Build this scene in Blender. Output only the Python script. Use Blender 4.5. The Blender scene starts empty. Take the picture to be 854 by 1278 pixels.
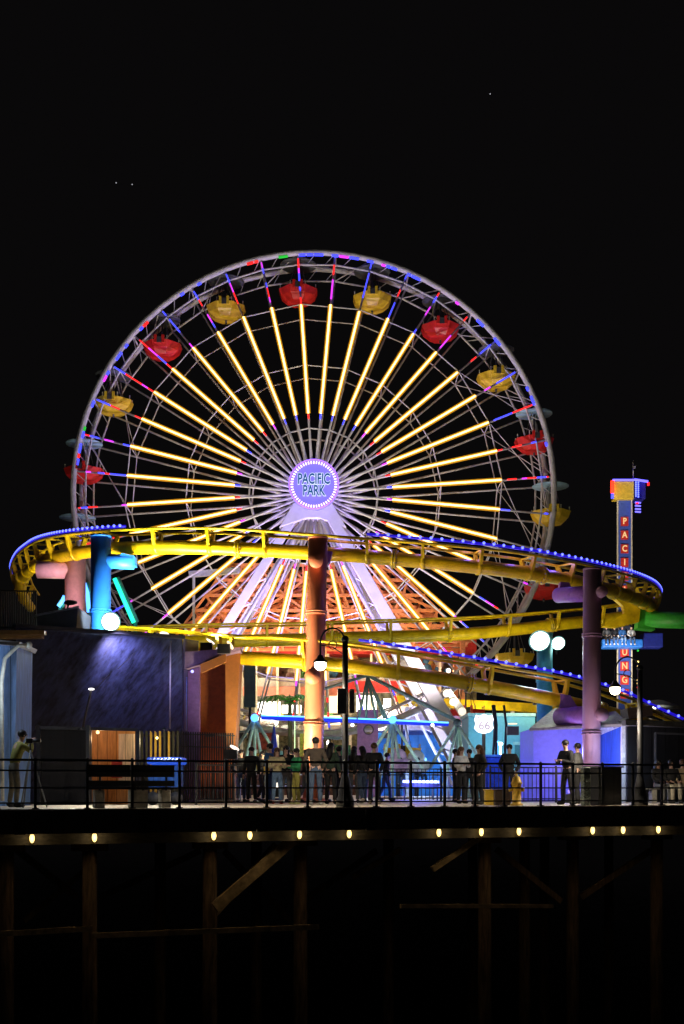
import bpy, bmesh, math, random
from mathutils import Vector, Matrix
R = random.Random(7)
PI = math.pi
scene = bpy.context.scene
col = scene.collection
F = 1450.0
HZ = 984.0
CZ = 0.45

def P(px, py, Y):
    return Vector(((px - 427) / F * Y, Y, CZ + (HZ - py) / F * Y))
def V(*a):
    return Vector(a)

# ------------------------------------------------------------------ materials
MATS = {}
def mat(name, c, rough=0.55, metal=0.0, var=0.18, scale=6.0, bump=0.0, spec=0.4, streak=None):
    if name in MATS: return MATS[name]
    m = bpy.data.materials.new(name); m.use_nodes = True
    nt = m.node_tree; N = nt.nodes; L = nt.links
    b = N['Principled BSDF']
    b.inputs['Roughness'].default_value = rough
    b.inputs['Metallic'].default_value = metal
    b.inputs['Specular IOR Level'].default_value = spec
    tc = N.new('ShaderNodeTexCoord')
    mp = N.new('ShaderNodeMapping')
    L.new(tc.outputs['Object'], mp.inputs['Vector'])
    if streak: mp.inputs['Scale'].default_value = streak
    nz = N.new('ShaderNodeTexNoise'); nz.inputs['Scale'].default_value = scale
    nz.inputs['Detail'].default_value = 6; nz.inputs['Roughness'].default_value = 0.65
    L.new(mp.outputs['Vector'], nz.inputs['Vector'])
    rp = N.new('ShaderNodeValToRGB')
    rp.color_ramp.elements[0].position = 0.3; rp.color_ramp.elements[1].position = 0.7
    a = [max(0, x * (1 - var * 1.6)) for x in c]; d = [min(1, x * (1 + var)) for x in c]
    rp.color_ramp.elements[0].color = (*a, 1); rp.color_ramp.elements[1].color = (*d, 1)
    L.new(nz.outputs['Fac'], rp.inputs['Fac']); L.new(rp.outputs['Color'], b.inputs['Base Color'])
    rr = N.new('ShaderNodeMapRange')
    rr.inputs['To Min'].default_value = max(0.03, rough - 0.12); rr.inputs['To Max'].default_value = min(1, rough + 0.15)
    L.new(nz.outputs['Fac'], rr.inputs['Value']); L.new(rr.outputs['Result'], b.inputs['Roughness'])
    if bump:
        bp = N.new('ShaderNodeBump'); bp.inputs['Strength'].default_value = bump; bp.inputs['Distance'].default_value = 0.03
        L.new(nz.outputs['Fac'], bp.inputs['Height']); L.new(bp.outputs['Normal'], b.inputs['Normal'])
    MATS[name] = m
    return m
def emis(name, c, s=1.0):
    if name in MATS: return MATS[name]
    m = bpy.data.materials.new(name); m.use_nodes = True
    b = m.node_tree.nodes['Principled BSDF']
    b.inputs['Base Color'].default_value = (*[x * 0.3 for x in c], 1)
    b.inputs['Emission Color'].default_value = (*c, 1)
    b.inputs['Emission Strength'].default_value = s
    MATS[name] = m
    return m
def planks(name, c, width=0.16, rough=0.7, vertical=True, var=0.25, axis='X'):
    """board pattern: boards along one axis with dark gaps"""
    if name in MATS: return MATS[name]
    m = mat(name, c, rough, 0, var, 4.0, 0.2, streak=(3, 3, .4) if vertical else (.3, 3, 3))
    nt = m.node_tree; N = nt.nodes; L = nt.links; b = N['Principled BSDF']
    w = N.new('ShaderNodeTexWave'); w.wave_type = 'BANDS'; w.bands_direction = axis; w.wave_profile = 'SAW'
    w.inputs['Scale'].default_value = 1 / width / (2 * PI) * PI * 2 / 6.2832 * 0.5 * 2 * 0.5
    w.inputs['Scale'].default_value = 0.314 / width / 2
    w.inputs['Distortion'].default_value = 0
    tc = [n for n in N if n.type == 'TEX_COORD'][0]
    L.new(tc.outputs['Object'], w.inputs['Vector'])
    r = N.new('ShaderNodeValToRGB'); r.color_ramp.elements[0].position = 0.0; r.color_ramp.elements[0].color = (.15, .15, .15, 1)
    r.color_ramp.elements[1].position = 0.12; r.color_ramp.elements[1].color = (1, 1, 1, 1)
    L.new(w.outputs['Fac'], r.inputs['Fac'])
    mx = N.new('ShaderNodeMixRGB'); mx.blend_type = 'MULTIPLY'; mx.inputs['Fac'].default_value = 1
    src = b.inputs['Base Color'].links[0].from_socket
    L.new(src, mx.inputs['Color1']); L.new(r.outputs['Color'], mx.inputs['Color2']); L.new(mx.outputs['Color'], b.inputs['Base Color'])
    return m

white_steel = mat('white painted steel', (.62, .6, .6), .45, var=.15, scale=3)
leg_steel = mat('leg paint', (.62, .6, .72), .5, var=.08, scale=2)
red_fg = mat('red fibreglass', (.66, .025, .02), .35, var=.12)
yel_fg = mat('yellow fibreglass', (.74, .5, .03), .35, var=.12)
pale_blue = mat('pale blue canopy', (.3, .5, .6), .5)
dim_can = mat('grey canopy', (.11, .12, .13), .5)  # darker copy of the canopy material, dimness put into the colour
dark_steel = mat('dark steel', (.05, .05, .055), .5)
black_iron = mat('black iron', (.018, .018, .02), .5, spec=.5)
yellow_track = mat('yellow track paint', (.82, .54, .006), .36, var=.3, scale=1.3)
salmon = mat('salmon column paint', (.75, .25, .13), .42, var=.12, scale=1.5, streak=(1, 1, .3))
purple_c = mat('mauve column paint', (.36, .2, .28), .45, var=.14, scale=1.5, streak=(1, 1, .3))
blue_c = mat('blue column paint', (.03, .24, .8), .45, var=.1, scale=1.5)
pink_c = mat('pink column paint', (.62, .3, .36), .5, var=.1)
cyan_c = mat('turquoise column paint', (.08, .45, .6), .5, var=.1)
green_c = mat('green pipe paint', (.05, .42, .04), .45, var=.15)
violet_c = mat('violet arm paint', (.3, .12, .42), .5)
concrete = mat('concrete', (.33, .31, .27), .8, var=.25, bump=.3)
wood_dark = mat('weathered timber', (.09, .07, .055), .85, var=.35, scale=5, bump=.5, streak=(4, 4, .6))
led_warm = emis('warm led tube', (1, .60, .17), 5.5)
led_halo = emis('amber led halo', (1, .45, .01), .4)  # halo beside the spoke tubes, put in as emissive amber strips
led_red = emis('red led', (1, .02, .02), 1.6)
led_blue = emis('blue led', (.05, .06, 1), 2.2)
led_mag = emis('magenta led', (.7, .04, .9), 1.6)
led_green = emis('green led', (.03, .7, .06), .8)
bulb_blue = emis('blue bulb', (.11, .14, 1), 3.4)
neon_core = emis('neon core', (.12, .5, 1), 2.5)
bulb_halo_blue = emis('blue bulb halo', (.03, .012, 1), .5)  # glow band around the bulbs, put in as an emissive tube
neon_blue = emis('bright blue neon', (.08, .32, 1), 3.2)
lamp_warm = emis('warm globe', (1, .86, .6), 14)
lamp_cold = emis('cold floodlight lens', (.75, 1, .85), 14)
ring_glow = emis('floodlight bloom', (.3, .62, .6), .7)  # bloom around the floodlight lens, put in as an emissive ring
lamp_white = emis('white shop light', (1, .95, .85), 5)
deck_lamp = emis('bulb under deck', (1, .66, .2), 3)

# ------------------------------------------------------------------ mesh builder
class MB:
    def __init__(s): s.v = []; s.f = []; s.m = []; s.cur = 0; s.sm = []
    def add(s, vs, fs, smooth=False):
        o = len(s.v); s.v += [tuple(x) for x in vs]
        s.f += [tuple(i + o for i in f) for f in fs]; s.m += [s.cur] * len(fs); s.sm += [smooth] * len(fs)
    def box(s, c, size, rz=0, M=None):
        x, y, z = [k / 2 for k in size]
        vs = [Vector((a * x, b * y, d * z)) for a in (-1, 1) for b in (-1, 1) for d in (-1, 1)]
        if rz: q = Matrix.Rotation(rz, 3, 'Z'); vs = [q @ p for p in vs]
        if M: vs = [M @ p for p in vs]
        c = Vector(c); vs = [p + c for p in vs]
        s.add(vs, [(0, 1, 3, 2), (4, 6, 7, 5), (0, 4, 5, 1), (2, 3, 7, 6), (0, 2, 6, 4), (1, 5, 7, 3)])
        return s
    def beam(s, a, b, w, h=None, up=None):
        a = Vector(a); b = Vector(b); h = h or w
        d = (b - a)
        if d.length < 1e-6: return s
        d.normalize(); u = Vector(up) if up else Vector((0, 0, 1))
        if abs(d.dot(u)) > .98: u = Vector((0, 1, 0))
        x = d.cross(u).normalized(); y = x.cross(d).normalized()
        vs = [p + x * w / 2 * i + y * h / 2 * j for p in (a, b) for i, j in ((-1, -1), (1, -1), (1, 1), (-1, 1))]
        s.add(vs, [(3, 2, 1, 0), (4, 5, 6, 7), (0, 1, 5, 4), (1, 2, 6, 5), (2, 3, 7, 6), (3, 0, 4, 7)])
        return s
    def tube(s, pts, r, n=8, r2=None, closed=False, cap=True):
        pts = [Vector(p) for p in pts]; k = len(pts)
        rs = r if isinstance(r, (list, tuple)) else [r + ((r2 - r) * i / (k - 1) if r2 is not None else 0) for i in range(k)]
        vs = []; prev = None
        for i, p in enumerate(pts):
            if closed: d = pts[(i + 1) % k] - pts[i - 1]
            else: d = pts[min(i + 1, k - 1)] - pts[max(i - 1, 0)]
            d.normalize()
            if prev is None:
                u = Vector((0, 0, 1)) if abs(d.z) < .9 else Vector((0, 1, 0))
                x = d.cross(u).normalized()
            else:
                x = (prev - d * prev.dot(d)).normalized()
            prev = x; y = d.cross(x)
            for j in range(n):
                t = 2 * PI * j / n
                vs.append(p + (x * math.cos(t) + y * math.sin(t)) * rs[i])
        fs = []
        for i in range(k if closed else k - 1):
            a = i * n; b = ((i + 1) % k) * n
            for j in range(n):
                fs.append((a + j, a + (j + 1) % n, b + (j + 1) % n, b + j))
        if cap and not closed:
            fs.append(tuple(reversed(range(n)))); fs.append(tuple(range((k - 1) * n, k * n)))
        s.add(vs, fs, n > 5)
        return s
    def sphere(s, c, r, n=10, m=6, sc=(1, 1, 1)):
        c = Vector(c); vs = [c + Vector((0, 0, r * sc[2]))]
        for i in range(1, m):
            a = PI * i / m
            for j in range(n):
                b = 2 * PI * j / n
                vs.append(c + Vector((r * sc[0] * math.sin(a) * math.cos(b), r * sc[1] * math.sin(a) * math.sin(b), r * sc[2] * math.cos(a))))
        vs.append(c - Vector((0, 0, r * sc[2]))); e = len(vs) - 1
        fs = [(0, 1 + j, 1 + (j + 1) % n) for j in range(n)]
        for i in range(m - 2):
            a = 1 + i * n; b = a + n
            fs += [(a + j, b + j, b + (j + 1) % n, a + (j + 1) % n) for j in range(n)]
        a = 1 + (m - 2) * n
        fs += [(e, a + (j + 1) % n, a + j) for j in range(n)]
        s.add(vs, fs, True)
        return s
    def lathe(s, c, prof, n=16, axis='Z', ph=0, smooth=True):
        c = Vector(c); vs = []
        for (r, h) in prof:
            for j in range(n):
                t = 2 * PI * j / n + ph
                q = Vector((r * math.cos(t), r * math.sin(t), h))
                if axis == 'Y': q = Vector((q.x, h, q.y))
                if axis == 'X': q = Vector((h, q.x, q.y))
                vs.append(c + q)
        fs = []
        for i in range(len(prof) - 1):
            for j in range(n):
                fs.append((i * n + j, i * n + (j + 1) % n, (i + 1) * n + (j + 1) % n, (i + 1) * n + j))
        fs.append(tuple(reversed(range(n)))); fs.append(tuple(range((len(prof) - 1) * n, len(prof) * n)))
        s.add(vs, fs, smooth)
        return s
    def prism(s, poly, off):
        """polygon (3D points) extruded by vector off"""
        poly = [Vector(p) for p in poly]; off = Vector(off); n = len(poly)
        vs = poly + [p + off for p in poly]
        fs = [tuple(range(n)), tuple(reversed(range(n, 2 * n)))] + [(i, i + n, (i + 1) % n + n, (i + 1) % n) for i in range(n)]
        s.add(vs, fs)
        return s
    def build(s, name, mats, parent=None, bevel=0, origin=None):
        me = bpy.data.meshes.new(name)
        if origin is not None:
            o = Vector(origin); s.v = [tuple(Vector(p) - o) for p in s.v]
        me.from_pydata(s.v, [], s.f)
        for m in (mats if isinstance(mats, (list, tuple)) else [mats]): me.materials.append(m)
        me.polygons.foreach_set('material_index', s.m)
        me.polygons.foreach_set('use_smooth', s.sm)
        me.update()
        bm = bmesh.new(); bm.from_mesh(me); bmesh.ops.recalc_face_normals(bm, faces=bm.faces); bm.to_mesh(me); bm.free()
        ob = bpy.data.objects.new(name, me); col.objects.link(ob)
        if origin is not None: ob.location = origin
        if parent:
            ob.parent = parent
            if origin is None:
                w = world_loc(parent)
                ob.location = -w
        if bevel:
            b = ob.modifiers.new('bevel', 'BEVEL'); b.width = bevel; b.segments = 2; b.limit_method = 'ANGLE'
        return ob
def world_loc(o):
    w = Vector((0, 0, 0))
    while o: w = w + o.location; o = o.parent
    return w
def tag(o, label, cat, group=None):
    o['label'] = label; o['category'] = cat
    if group: o['group'] = group
    return o
def struct(o, kind='structure'):
    o['kind'] = kind; return o
def thing(name, loc, label, cat, group=None):
    o = bpy.data.objects.new(name, None); o.empty_display_size = .2; o.location = loc; col.objects.link(o)
    return tag(o, label, cat, group)
def text_mesh(body, size, x, y, z, m, name, parent, xs=1.0, off=0.0, ext=0.01):
    cu = bpy.data.curves.new('txt', 'FONT'); cu.body = body; cu.size = size; cu.align_x = 'CENTER'; cu.align_y = 'CENTER'
    cu.offset = off; cu.extrude = ext; cu.resolution_u = 3
    t = bpy.data.objects.new('txt', cu); col.objects.link(t)
    dg = bpy.context.evaluated_depsgraph_get(); dg.update()
    me = bpy.data.meshes.new_from_object(t.evaluated_get(dg))
    bpy.data.objects.remove(t); bpy.data.curves.remove(cu)
    me.materials.clear(); me.materials.append(m)
    me.transform(Matrix.Diagonal((xs, 1, 1, 1)))
    me.transform(Matrix.Rotation(PI / 2, 4, 'X'))
    ob = bpy.data.objects.new(name, me); col.objects.link(ob)
    w = world_loc(parent) if parent else Vector((0, 0, 0))
    ob.parent = parent; ob.location = Vector((x, y, z)) - w
    return ob
def catmull(pts, step=0.25):
    out = []
    n = len(pts)
    for i in range(n - 1):
        p0 = pts[max(i - 1, 0)]; p1 = pts[i]; p2 = pts[i + 1]; p3 = pts[min(i + 2, n - 1)]
        k = max(1, int((Vector(p2[:3]) - Vector(p1[:3])).length / step))
        for j in range(k):
            t = j / k
            out.append([.5 * (2 * b + (c - a) * t + (2 * a - 5 * b + 4 * c - d) * t * t + (3 * b - a - 3 * c + d) * t ** 3) for a, b, c, d in zip(p0, p1, p2, p3)])
    out.append(list(pts[-1]))
    return out
def light(kind, name, loc, energy, color, parent=None, target=None, size=.2, angle=90, blend=.6):
    l = bpy.data.lights.new(name, kind); l.energy = energy; l.color = color
    if kind in ('POINT', 'SPOT'): l.shadow_soft_size = size
    if kind == 'SPOT': l.spot_size = math.radians(angle); l.spot_blend = blend
    if kind == 'AREA': l.size = size
    o = bpy.data.objects.new(name, l); col.objects.link(o); o.location = loc
    if target is not None: o.rotation_euler = (Vector(target) - Vector(loc)).to_track_quat('-Z', 'Y').to_euler()
    if parent: o.parent = parent; o.location = Vector(loc) - world_loc(parent)
    return o

# ------------------------------------------------------------------ camera, world
cam = bpy.data.cameras.new('camera'); co = bpy.data.objects.new('camera', cam); col.objects.link(co)
co.location = (0, 0, CZ); co.rotation_euler = (PI / 2, 0, 0)
cam.sensor_fit = 'HORIZONTAL'; cam.sensor_width = 36; cam.lens = 36 * F / 854
cam.shift_y = (HZ - 639) / 1278
cam.shift_y = (HZ - 639) / 854
cam.clip_end = 2000; scene.camera = co
w = bpy.data.worlds.new('World'); scene.world = w; w.use_nodes = True
bg = w.node_tree.nodes['Background']
bg.inputs['Color'].default_value = (1.0, .9, .97, 1); bg.inputs['Strength'].default_value = .0027
sun = bpy.data.lights.new('moon', 'SUN'); sun.energy = .004; sun.angle = math.radians(.5); sun.color = (.8, .85, 1)
so = bpy.data.objects.new('moon', sun); so.rotation_euler = (math.radians(40), 0, math.radians(30)); col.objects.link(so)
vs = scene.view_settings; vs.view_transform = 'Standard'; vs.look = 'None'; vs.exposure = 0; vs.gamma = 1
scene.cycles.use_denoising = True
scene.cycles.max_bounces = 5; scene.cycles.diffuse_bounces = 3; scene.cycles.glossy_bounces = 3
scene.cycles.sample_clamp_indirect = 4
scene.cycles.use_light_tree = True

# ------------------------------------------------------------------ pier, sea
A = Vector((-7.36, 25, 0)); B = Vector((9.13, 31, 0)); U = (B - A).normalized(); W = Vector((-U.y, U.x, 0))
ANG = math.atan2(U.y, U.x)
def E(px, back=0.0, z=0.0):
    """point on the pier edge line seen at photo column px, moved back from the edge"""
    A2 = A + W * back
    # (px-427)/F = x/y
    k = (px - 427) / F
    t = (k * A2.y - A2.x) / (U.x - k * U.y)
    p = A2 + U * t
    return Vector((p.x, p.y, z))
mb = MB()
a = A - U * 60; b = B + U * 60
mb.prism([a, b, b + W * 140, a + W * 140], (0, 0, -.12))
deck_m = planks('deck boards', (.5, .44, .36), width=.2, rough=.55, axis='X')
mb.build('deck', deck_m).__setitem__('kind', 'structure')
mb = MB()
mb.prism([V(-300, 5, -7.6), V(300, 5, -7.6), V(300, 600, -7.6), V(-300, 600, -7.6)], (0, 0, -.3))
sea = mat('sea water', (.002, .004, .005), .22, var=.2, scale=.9, bump=1.0)
struct(mb.build('water', sea))

# timber substructure
pier = thing('pier_edge', A + V(0, 0, -.12), 'dark timber edge beam and joists carrying the pier deck', 'pier structure')
mb = MB(); mb.beam(A - U * 30 + V(0, 0, -.28) - W * .06, B + U * 40 + V(0, 0, -.28) - W * .06, .14, .52); mb.build('fascia_beam', wood_dark, pier)
mb = MB(); mb.beam(A - U * 30 + W * .35 + V(0, 0, -.66), B + U * 40 + W * .35 + V(0, 0, -.66), .3, .26); mb.build('ledger_beam', mat('ledger timber', (.05, .042, .03), .85, var=.4, scale=4, bump=.4, streak=(.6, 4, 4)), pier)
for k in range(-4, 60):
    p = A + U * (k * .9)
    mb = MB(); mb.beam(p + V(0, 0, -.25) + W * .1, p + W * 30 + V(0, 0, -.25), .1, .24); mb.build('joist', wood_dark, pier)
    if k % 3 == 0:
        p = A + U * (k * .9 + .4) - W * .15
        mb = MB(); mb.box(p + V(0, 0, -.3), (.24, .07, .5), ANG); mb.build('edge_bracket', mat('bracket timber', (.03, .027, .025), .8), pier)
def pile(px, back, label, r=.17):
    p = E(px, back)
    o = thing('timber_pile', (p.x, p.y, -9), label, 'piling', 'timber piles under the pier')
    mb = MB(); mb.tube([(p.x, p.y, -9), (p.x, p.y, -.8)], r * 1.1, 10, r); mb.build('post', pile_m, o)
    mb = MB(); mb.beam((p - U * .4) + V(0, 0, -.88), p + U * .4 + V(0, 0, -.88), .34, .2); mb.build('pile_cap', pile_m, o)
    return p
pile_m = mat('pile timber', (.16, .1, .06), .9, var=.55, scale=3, bump=.6, streak=(4, 4, .5))
pile(112, 1.0, 'front timber pile under the pier below the wooden bench and orange booth')
pile(262, 1.0, 'front timber pile under the pier where the long diagonal brace starts')
pile(375, 1.6, 'timber pile under the pier just left of the gooseneck lamp post')
pile(605, 1.4, 'timber pile under the pier below the shield sign')
pile(8, 1.3, 'timber pile under the pier below the photographer')
pile(715, 2.2, 'timber pile under the pier below the leaning person in black')
pile(820, 1.6, 'timber pile under the pier below the seated people')
for i, (px, bk, wd) in enumerate([(200, 5, 'second row back, below the blue cart'), (320, 5.5, 'second row back, left of the salmon column'), (485, 5, 'second row back, below the tent frame'), (590, 8, 'third row back, left of the shield sign'), (680, 6, 'second row back, below the yellow hydrant'), (655, 3, 'thin one right of the shield sign'), (760, 7, 'second row back, below the planter box')]):
    pile(px, bk, 'dim timber pile under the pier ' + wd, .15)
def brace(p, q, label, wd=.2):
    mb = MB(); mb.beam(p, q, .1, wd); o = mb.build('timber_brace', mat('brace timber', (.42, .3, .17), .9, var=.5, scale=3, bump=.5), None); tag(o, label, 'brace', 'timber braces between the piles')
brace(P(268, 1133, 27.2), P(366, 1048, 28.2), 'long diagonal timber brace rising under the pier left of the lamp post', .26)
brace(P(258, 1150, 28.8), P(345, 1055, 29.8), 'second diagonal timber brace just behind the long one', .2)
brace(P(-5, 1166, 25.5), P(115, 1159, 26), 'low horizontal timber brace at the far left under the pier', .12)
brace(P(115, 1168, 26.2), P(398, 1157, 27.5), 'low horizontal timber brace crossing two front piles', .12)
brace(P(500, 1131, 28.4), P(690, 1131, 30), 'horizontal timber brace beneath the shield sign', .1)
brace(P(540, 1085, 29.4), P(600, 1045, 30), 'short diagonal timber brace left of the shield sign pile', .14)
brace(P(440, 1095, 31), P(500, 1060, 31.5), 'short diagonal timber brace right of the lamp post pile', .14)
brace(P(30, 1150, 30), P(108, 1085, 30.5), 'dim diagonal timber brace under the bench', .14)
for x0_, y0_, x1_, y1_, Y_, lb in ((20, 1060, 96, 1120, 28, 'diagonal timber brace running down to the pile under the bench'), (125, 1120, 250, 1062, 30.5, 'dim long diagonal brace between the bench pile and the next'), (280, 1062, 362, 1150, 31.5, 'dim crossing brace behind the long diagonal one'), (385, 1120, 470, 1062, 32, 'dim diagonal brace right of the lamp post'), (620, 1060, 700, 1125, 31, 'dim diagonal brace below the hydrant'), (725, 1120, 812, 1062, 32, 'dim diagonal brace below the planter and right lamp post')):
    mb = MB(); mb.beam(P(x0_, y0_, Y_), P(x1_, y1_, Y_ + .8), .1, .16); tag(mb.build('timber_brace', pile_m), lb, 'brace', 'timber braces between the piles')
words = ['below the photographer', 'below the left end of the bench', 'below the crowd barrier left of the crowd', 'at the left foot of the crowd', 'right in front of the salmon column', 'just right of the gooseneck lamp post', 'left of the woman in the white vest', 'directly below the shield sign', 'below the yellow hydrant', 'below the planter box', 'just left of the right lamp post base', 'farthest right, below the seated people']
for px, wd in zip([40, 118, 267, 312, 374, 436, 548, 601, 648, 740, 778, 822], words):
    p = E(px, .1)
    o = thing('deck_edge_lamp', (p.x, p.y, -.55), 'small warm bulb hanging under the pier edge ' + wd, 'lamp', 'bulbs under the pier edge')
    mb = MB(); mb.sphere(p + V(0, 0, -.64), .055, 10, 8, (1, 1, 1.9)); mb.build('bulb', deck_lamp, o)
    mb = MB(); mb.lathe(p + V(0, 0, -.56), [(.035, 0), (.05, .03), (.03, .06)], 10); mb.build('socket', black_iron, o)
    light('POINT', 'bulb_light', p + V(0, 0, -.65) - W * .12, 3.0, (1, .75, .4), o, size=.06)

# ------------------------------------------------------------------ railing along the pier edge
rail = thing('pier_railing', A + V(0, 0, 0), 'black four-bar iron railing along the front edge of the pier', 'railing')
def rail_pts(z, t0=-10, t1=45): return A + U * t0 + W * .12 + V(0, 0, z), A + U * t1 + W * .12 + V(0, 0, z)
for z, wd in ((1.07, .05), (.84, .035), (.46, .035), (.13, .035)):
    a, b = rail_pts(z); mb = MB(); mb.beam(a, b, wd, wd); mb.build('rail_bar', black_iron, rail)
pxs = [-60, -8, 44, 109, 165, 224, 282, 333, 384, 430, 470, 513, 555, 593, 629, 675, 715, 752, 790, 826, 858, 890]
for px in pxs:
    p = E(px, .12)
    mb = MB(); mb.box(p + V(0, 0, .53), (.055, .055, 1.06), ANG); mb.box(p + V(0, 0, .012), (.14, .14, .02), ANG); mb.sphere(p + V(0, 0, 1.1), .035, 8, 6); mb.build('post', black_iron, rail)

# inner picket fence behind the crowd
def picket(name, p, q, h, label, step=.12, m=black_iron, w=.022, spear=False, top=None):
    p = Vector(p); q = Vector(q); o = thing(name, p, label, 'fence'); d = q - p; L_ = d.length; d.normalize()
    for zz in (h, .12, h * .82): mb = MB(); mb.beam(p + V(0, 0, zz), q + V(0, 0, zz), .036); mb.build('frame_bar', m, o)
    n = int(L_ / step); mb = MB()
    for i in range(n + 1):
        c = p + d * (i * step)
        mb.beam(c + V(0, 0, .05), c + V(0, 0, h + (.08 if spear else -.02)), w)
    k = mb.build('pickets', m, o); k['kind'] = 'stuff'
    for i in range(int(L_ / 2.2) + 1):
        c = p + d * (i * 2.2); mb = MB(); mb.beam(c, c + V(0, 0, h + .06), .06); mb.build('post', m, o)
    return o
def G(px, Y, z=0): return V((px - 427) / F * Y, Y, z)
picket('picket_fence', G(470, 39), G(610, 39.5), 1.1, 'black iron picket fence in front of the blue-lit ride', .14)
picket('picket_fence', G(612, 36), G(735, 36.8), 1.1, 'black iron picket fence in front of the lavender hut', .14)
picket('picket_fence', G(205, 36), G(293, 37.5), 2.15, 'tall black spear-topped fence before the orange building', .085, w=.045, spear=True)
picket('crowd_barrier', G(245, 31), G(300, 32), 1.08, 'low black crowd barrier beside the crowd, left of it', .14)

# ------------------------------------------------------------------ ferris wheel
WD = 62.0; DEP = 2.0
C = P(391.5, 615, WD); RR = 303 / F * WD
S = WD / F
wheel = thing('ferris_wheel', (C.x, WD + 1, 0), 'giant white ferris wheel with glowing yellow spokes and round lavender sign', 'ferris wheel')
def pol(a, r, y=0): return V(C.x + r * math.cos(a), WD + y, C.z + r * math.sin(a))
A0 = math.radians(3.8)
def ring(r, y, t, n=80, m=white_steel, name='ring', k=8):
    mb = MB(); mb.tube([pol(A0 + 2 * PI * i / n, r, y) for i in range(n)], t, k, closed=True); return mb.build(name, m, wheel)
o = ring(RR - .12, 0, .16, name='near_rim'); o = ring(RR - .12, DEP, .16, name='far_rim')
ring(RR - .75, 0, .05, 40, name='inner_rim_tube'); ring(RR - .75, DEP, .05, 40, name='inner_rim_tube')
for rp in (236, 160, 81):
    for y in (0, DEP): ring(rp * S, y, .035 if rp > 100 else .045, 20, name='brace_ring', k=6)
for i in range(40):
    a = A0 + 2 * PI * i / 40
    for y in (0, DEP):
        mb = MB(); mb.tube([pol(a, 1.0, y), pol(a, 4.0, y), pol(a, RR - .15, y)], [.085, .06, .05], 6)
        sp = mb.build('spoke', white_steel, wheel)
        if y == 0:
            r0, r1 = 99 * S, (236 - R.random() * 4) * S
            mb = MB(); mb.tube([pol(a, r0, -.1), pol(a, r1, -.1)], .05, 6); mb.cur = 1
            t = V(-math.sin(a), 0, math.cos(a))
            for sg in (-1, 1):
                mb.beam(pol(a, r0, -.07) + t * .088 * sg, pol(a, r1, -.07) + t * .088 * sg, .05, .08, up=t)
            mb.build('led_tube_and_halo', [led_warm, led_halo], sp)
            mb = MB(); r = r1 + .05
            while r < RR - .5:
                ln = R.choice((.25, .35, .5))
                cc = R.choice((0, 0, 1, 1, 1, 2, None, None, None)) if a % (2 * PI) < PI * 1.1 else R.choice((0, 1, 2, None, None, None, None))
                if cc is not None: mb.cur = cc; mb.beam(pol(a, r, -.08), pol(a, min(r + ln, RR - .4), -.08), .09, .06)
                r += ln + .02
            mb.cur = R.choice((0, 1, 2)); mb.beam(pol(a, r0 - .3, -.09), pol(a, r0 - .02, -.09), .09, .06)
            mb.build('pixel_strip', [led_red, led_blue, led_mag, led_green], sp)
# coloured pixels on the rim
mb = MB()
n = 0; th = 0
while th < 360:
    ln = R.choice((1.2, 1.8, 2.5)); d = th
    on = (60 < d < 112 and R.random() < .48) or (112 <= d < 172 and R.random() < .28) or (12 < d <= 60 and R.random() < .24) or R.random() < .04
    if on:
        mb.cur = R.choice((0, 0, 1, 1, 1, 2, 3) if R.random() < .3 else (0, 1, 1))
        a0 = math.radians(th); a1 = math.radians(th + ln - .25)
        mb.beam(pol(a0, RR - .3, -.1), pol(a1, RR - .3, -.1), .1, .08, up=(0, 1, 0))
        mb.build('rim_pixel', [led_red, led_blue, led_mag, led_green], wheel); mb = MB()
    th += ln
# cross ties between the two rims, sawtooth struts and guy wires
for i in range(20):
    a = A0 + 2 * PI * i / 20; a2 = A0 + 2 * PI * (i + 1) / 20; am = (a + a2) / 2
    mb = MB(); mb.tube([pol(a, RR - .12, -.12), pol(a, RR - .12, DEP + .12)], .08, 6); mb.build('cross_tie', white_steel, wheel); mb = MB()
    mb.tube([pol(a, RR - .75, 0), pol(a, RR - .75, DEP)], .04, 6)
    mb.tube([pol(am, RR - .12, 0), pol(am, RR - .12, DEP)], .05, 6)
    mb.tube([pol(a, RR - .12, 0), pol(am, RR - .75, DEP)], .03, 5); mb.tube([pol(am, RR - .12, DEP), pol(a2, RR - .75, 0)], .03, 5)
    for q in (.25, .5, .75):
        aa = a + (a2 - a) * q
        mb.tube([pol(aa, RR - .12, 0), pol(aa + .04, RR - .75, 0)], .022, 5); mb.tube([pol(aa, RR - .12, DEP), pol(aa + .04, RR - .75, DEP)], .022, 5)
    for rp in (236, 160, 81):
        mb.tube([pol(a, rp * S, 0), pol(a, rp * S, DEP)], .03, 5)
    mb.build('rim_bracing', white_steel, wheel)
    if abs(math.cos(a)) > .8:
        mb = MB()
        for y in (0, DEP):
            mb.tube([pol(a, RR - .3, y), pol(a2, 236 * S, DEP - y)], .022, 5)
        mb.build('guy_wire', white_steel, wheel)
# hub
mb = MB(); mb.lathe(pol(0, 0, -.9), [(.5, 0), (.95, .5), (1.1, .85), (1.1, DEP + .95), (.9, DEP + 1.3), (.5, DEP + 1.8)], 32, 'Y'); mb.build('hub', white_steel, wheel)
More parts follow.
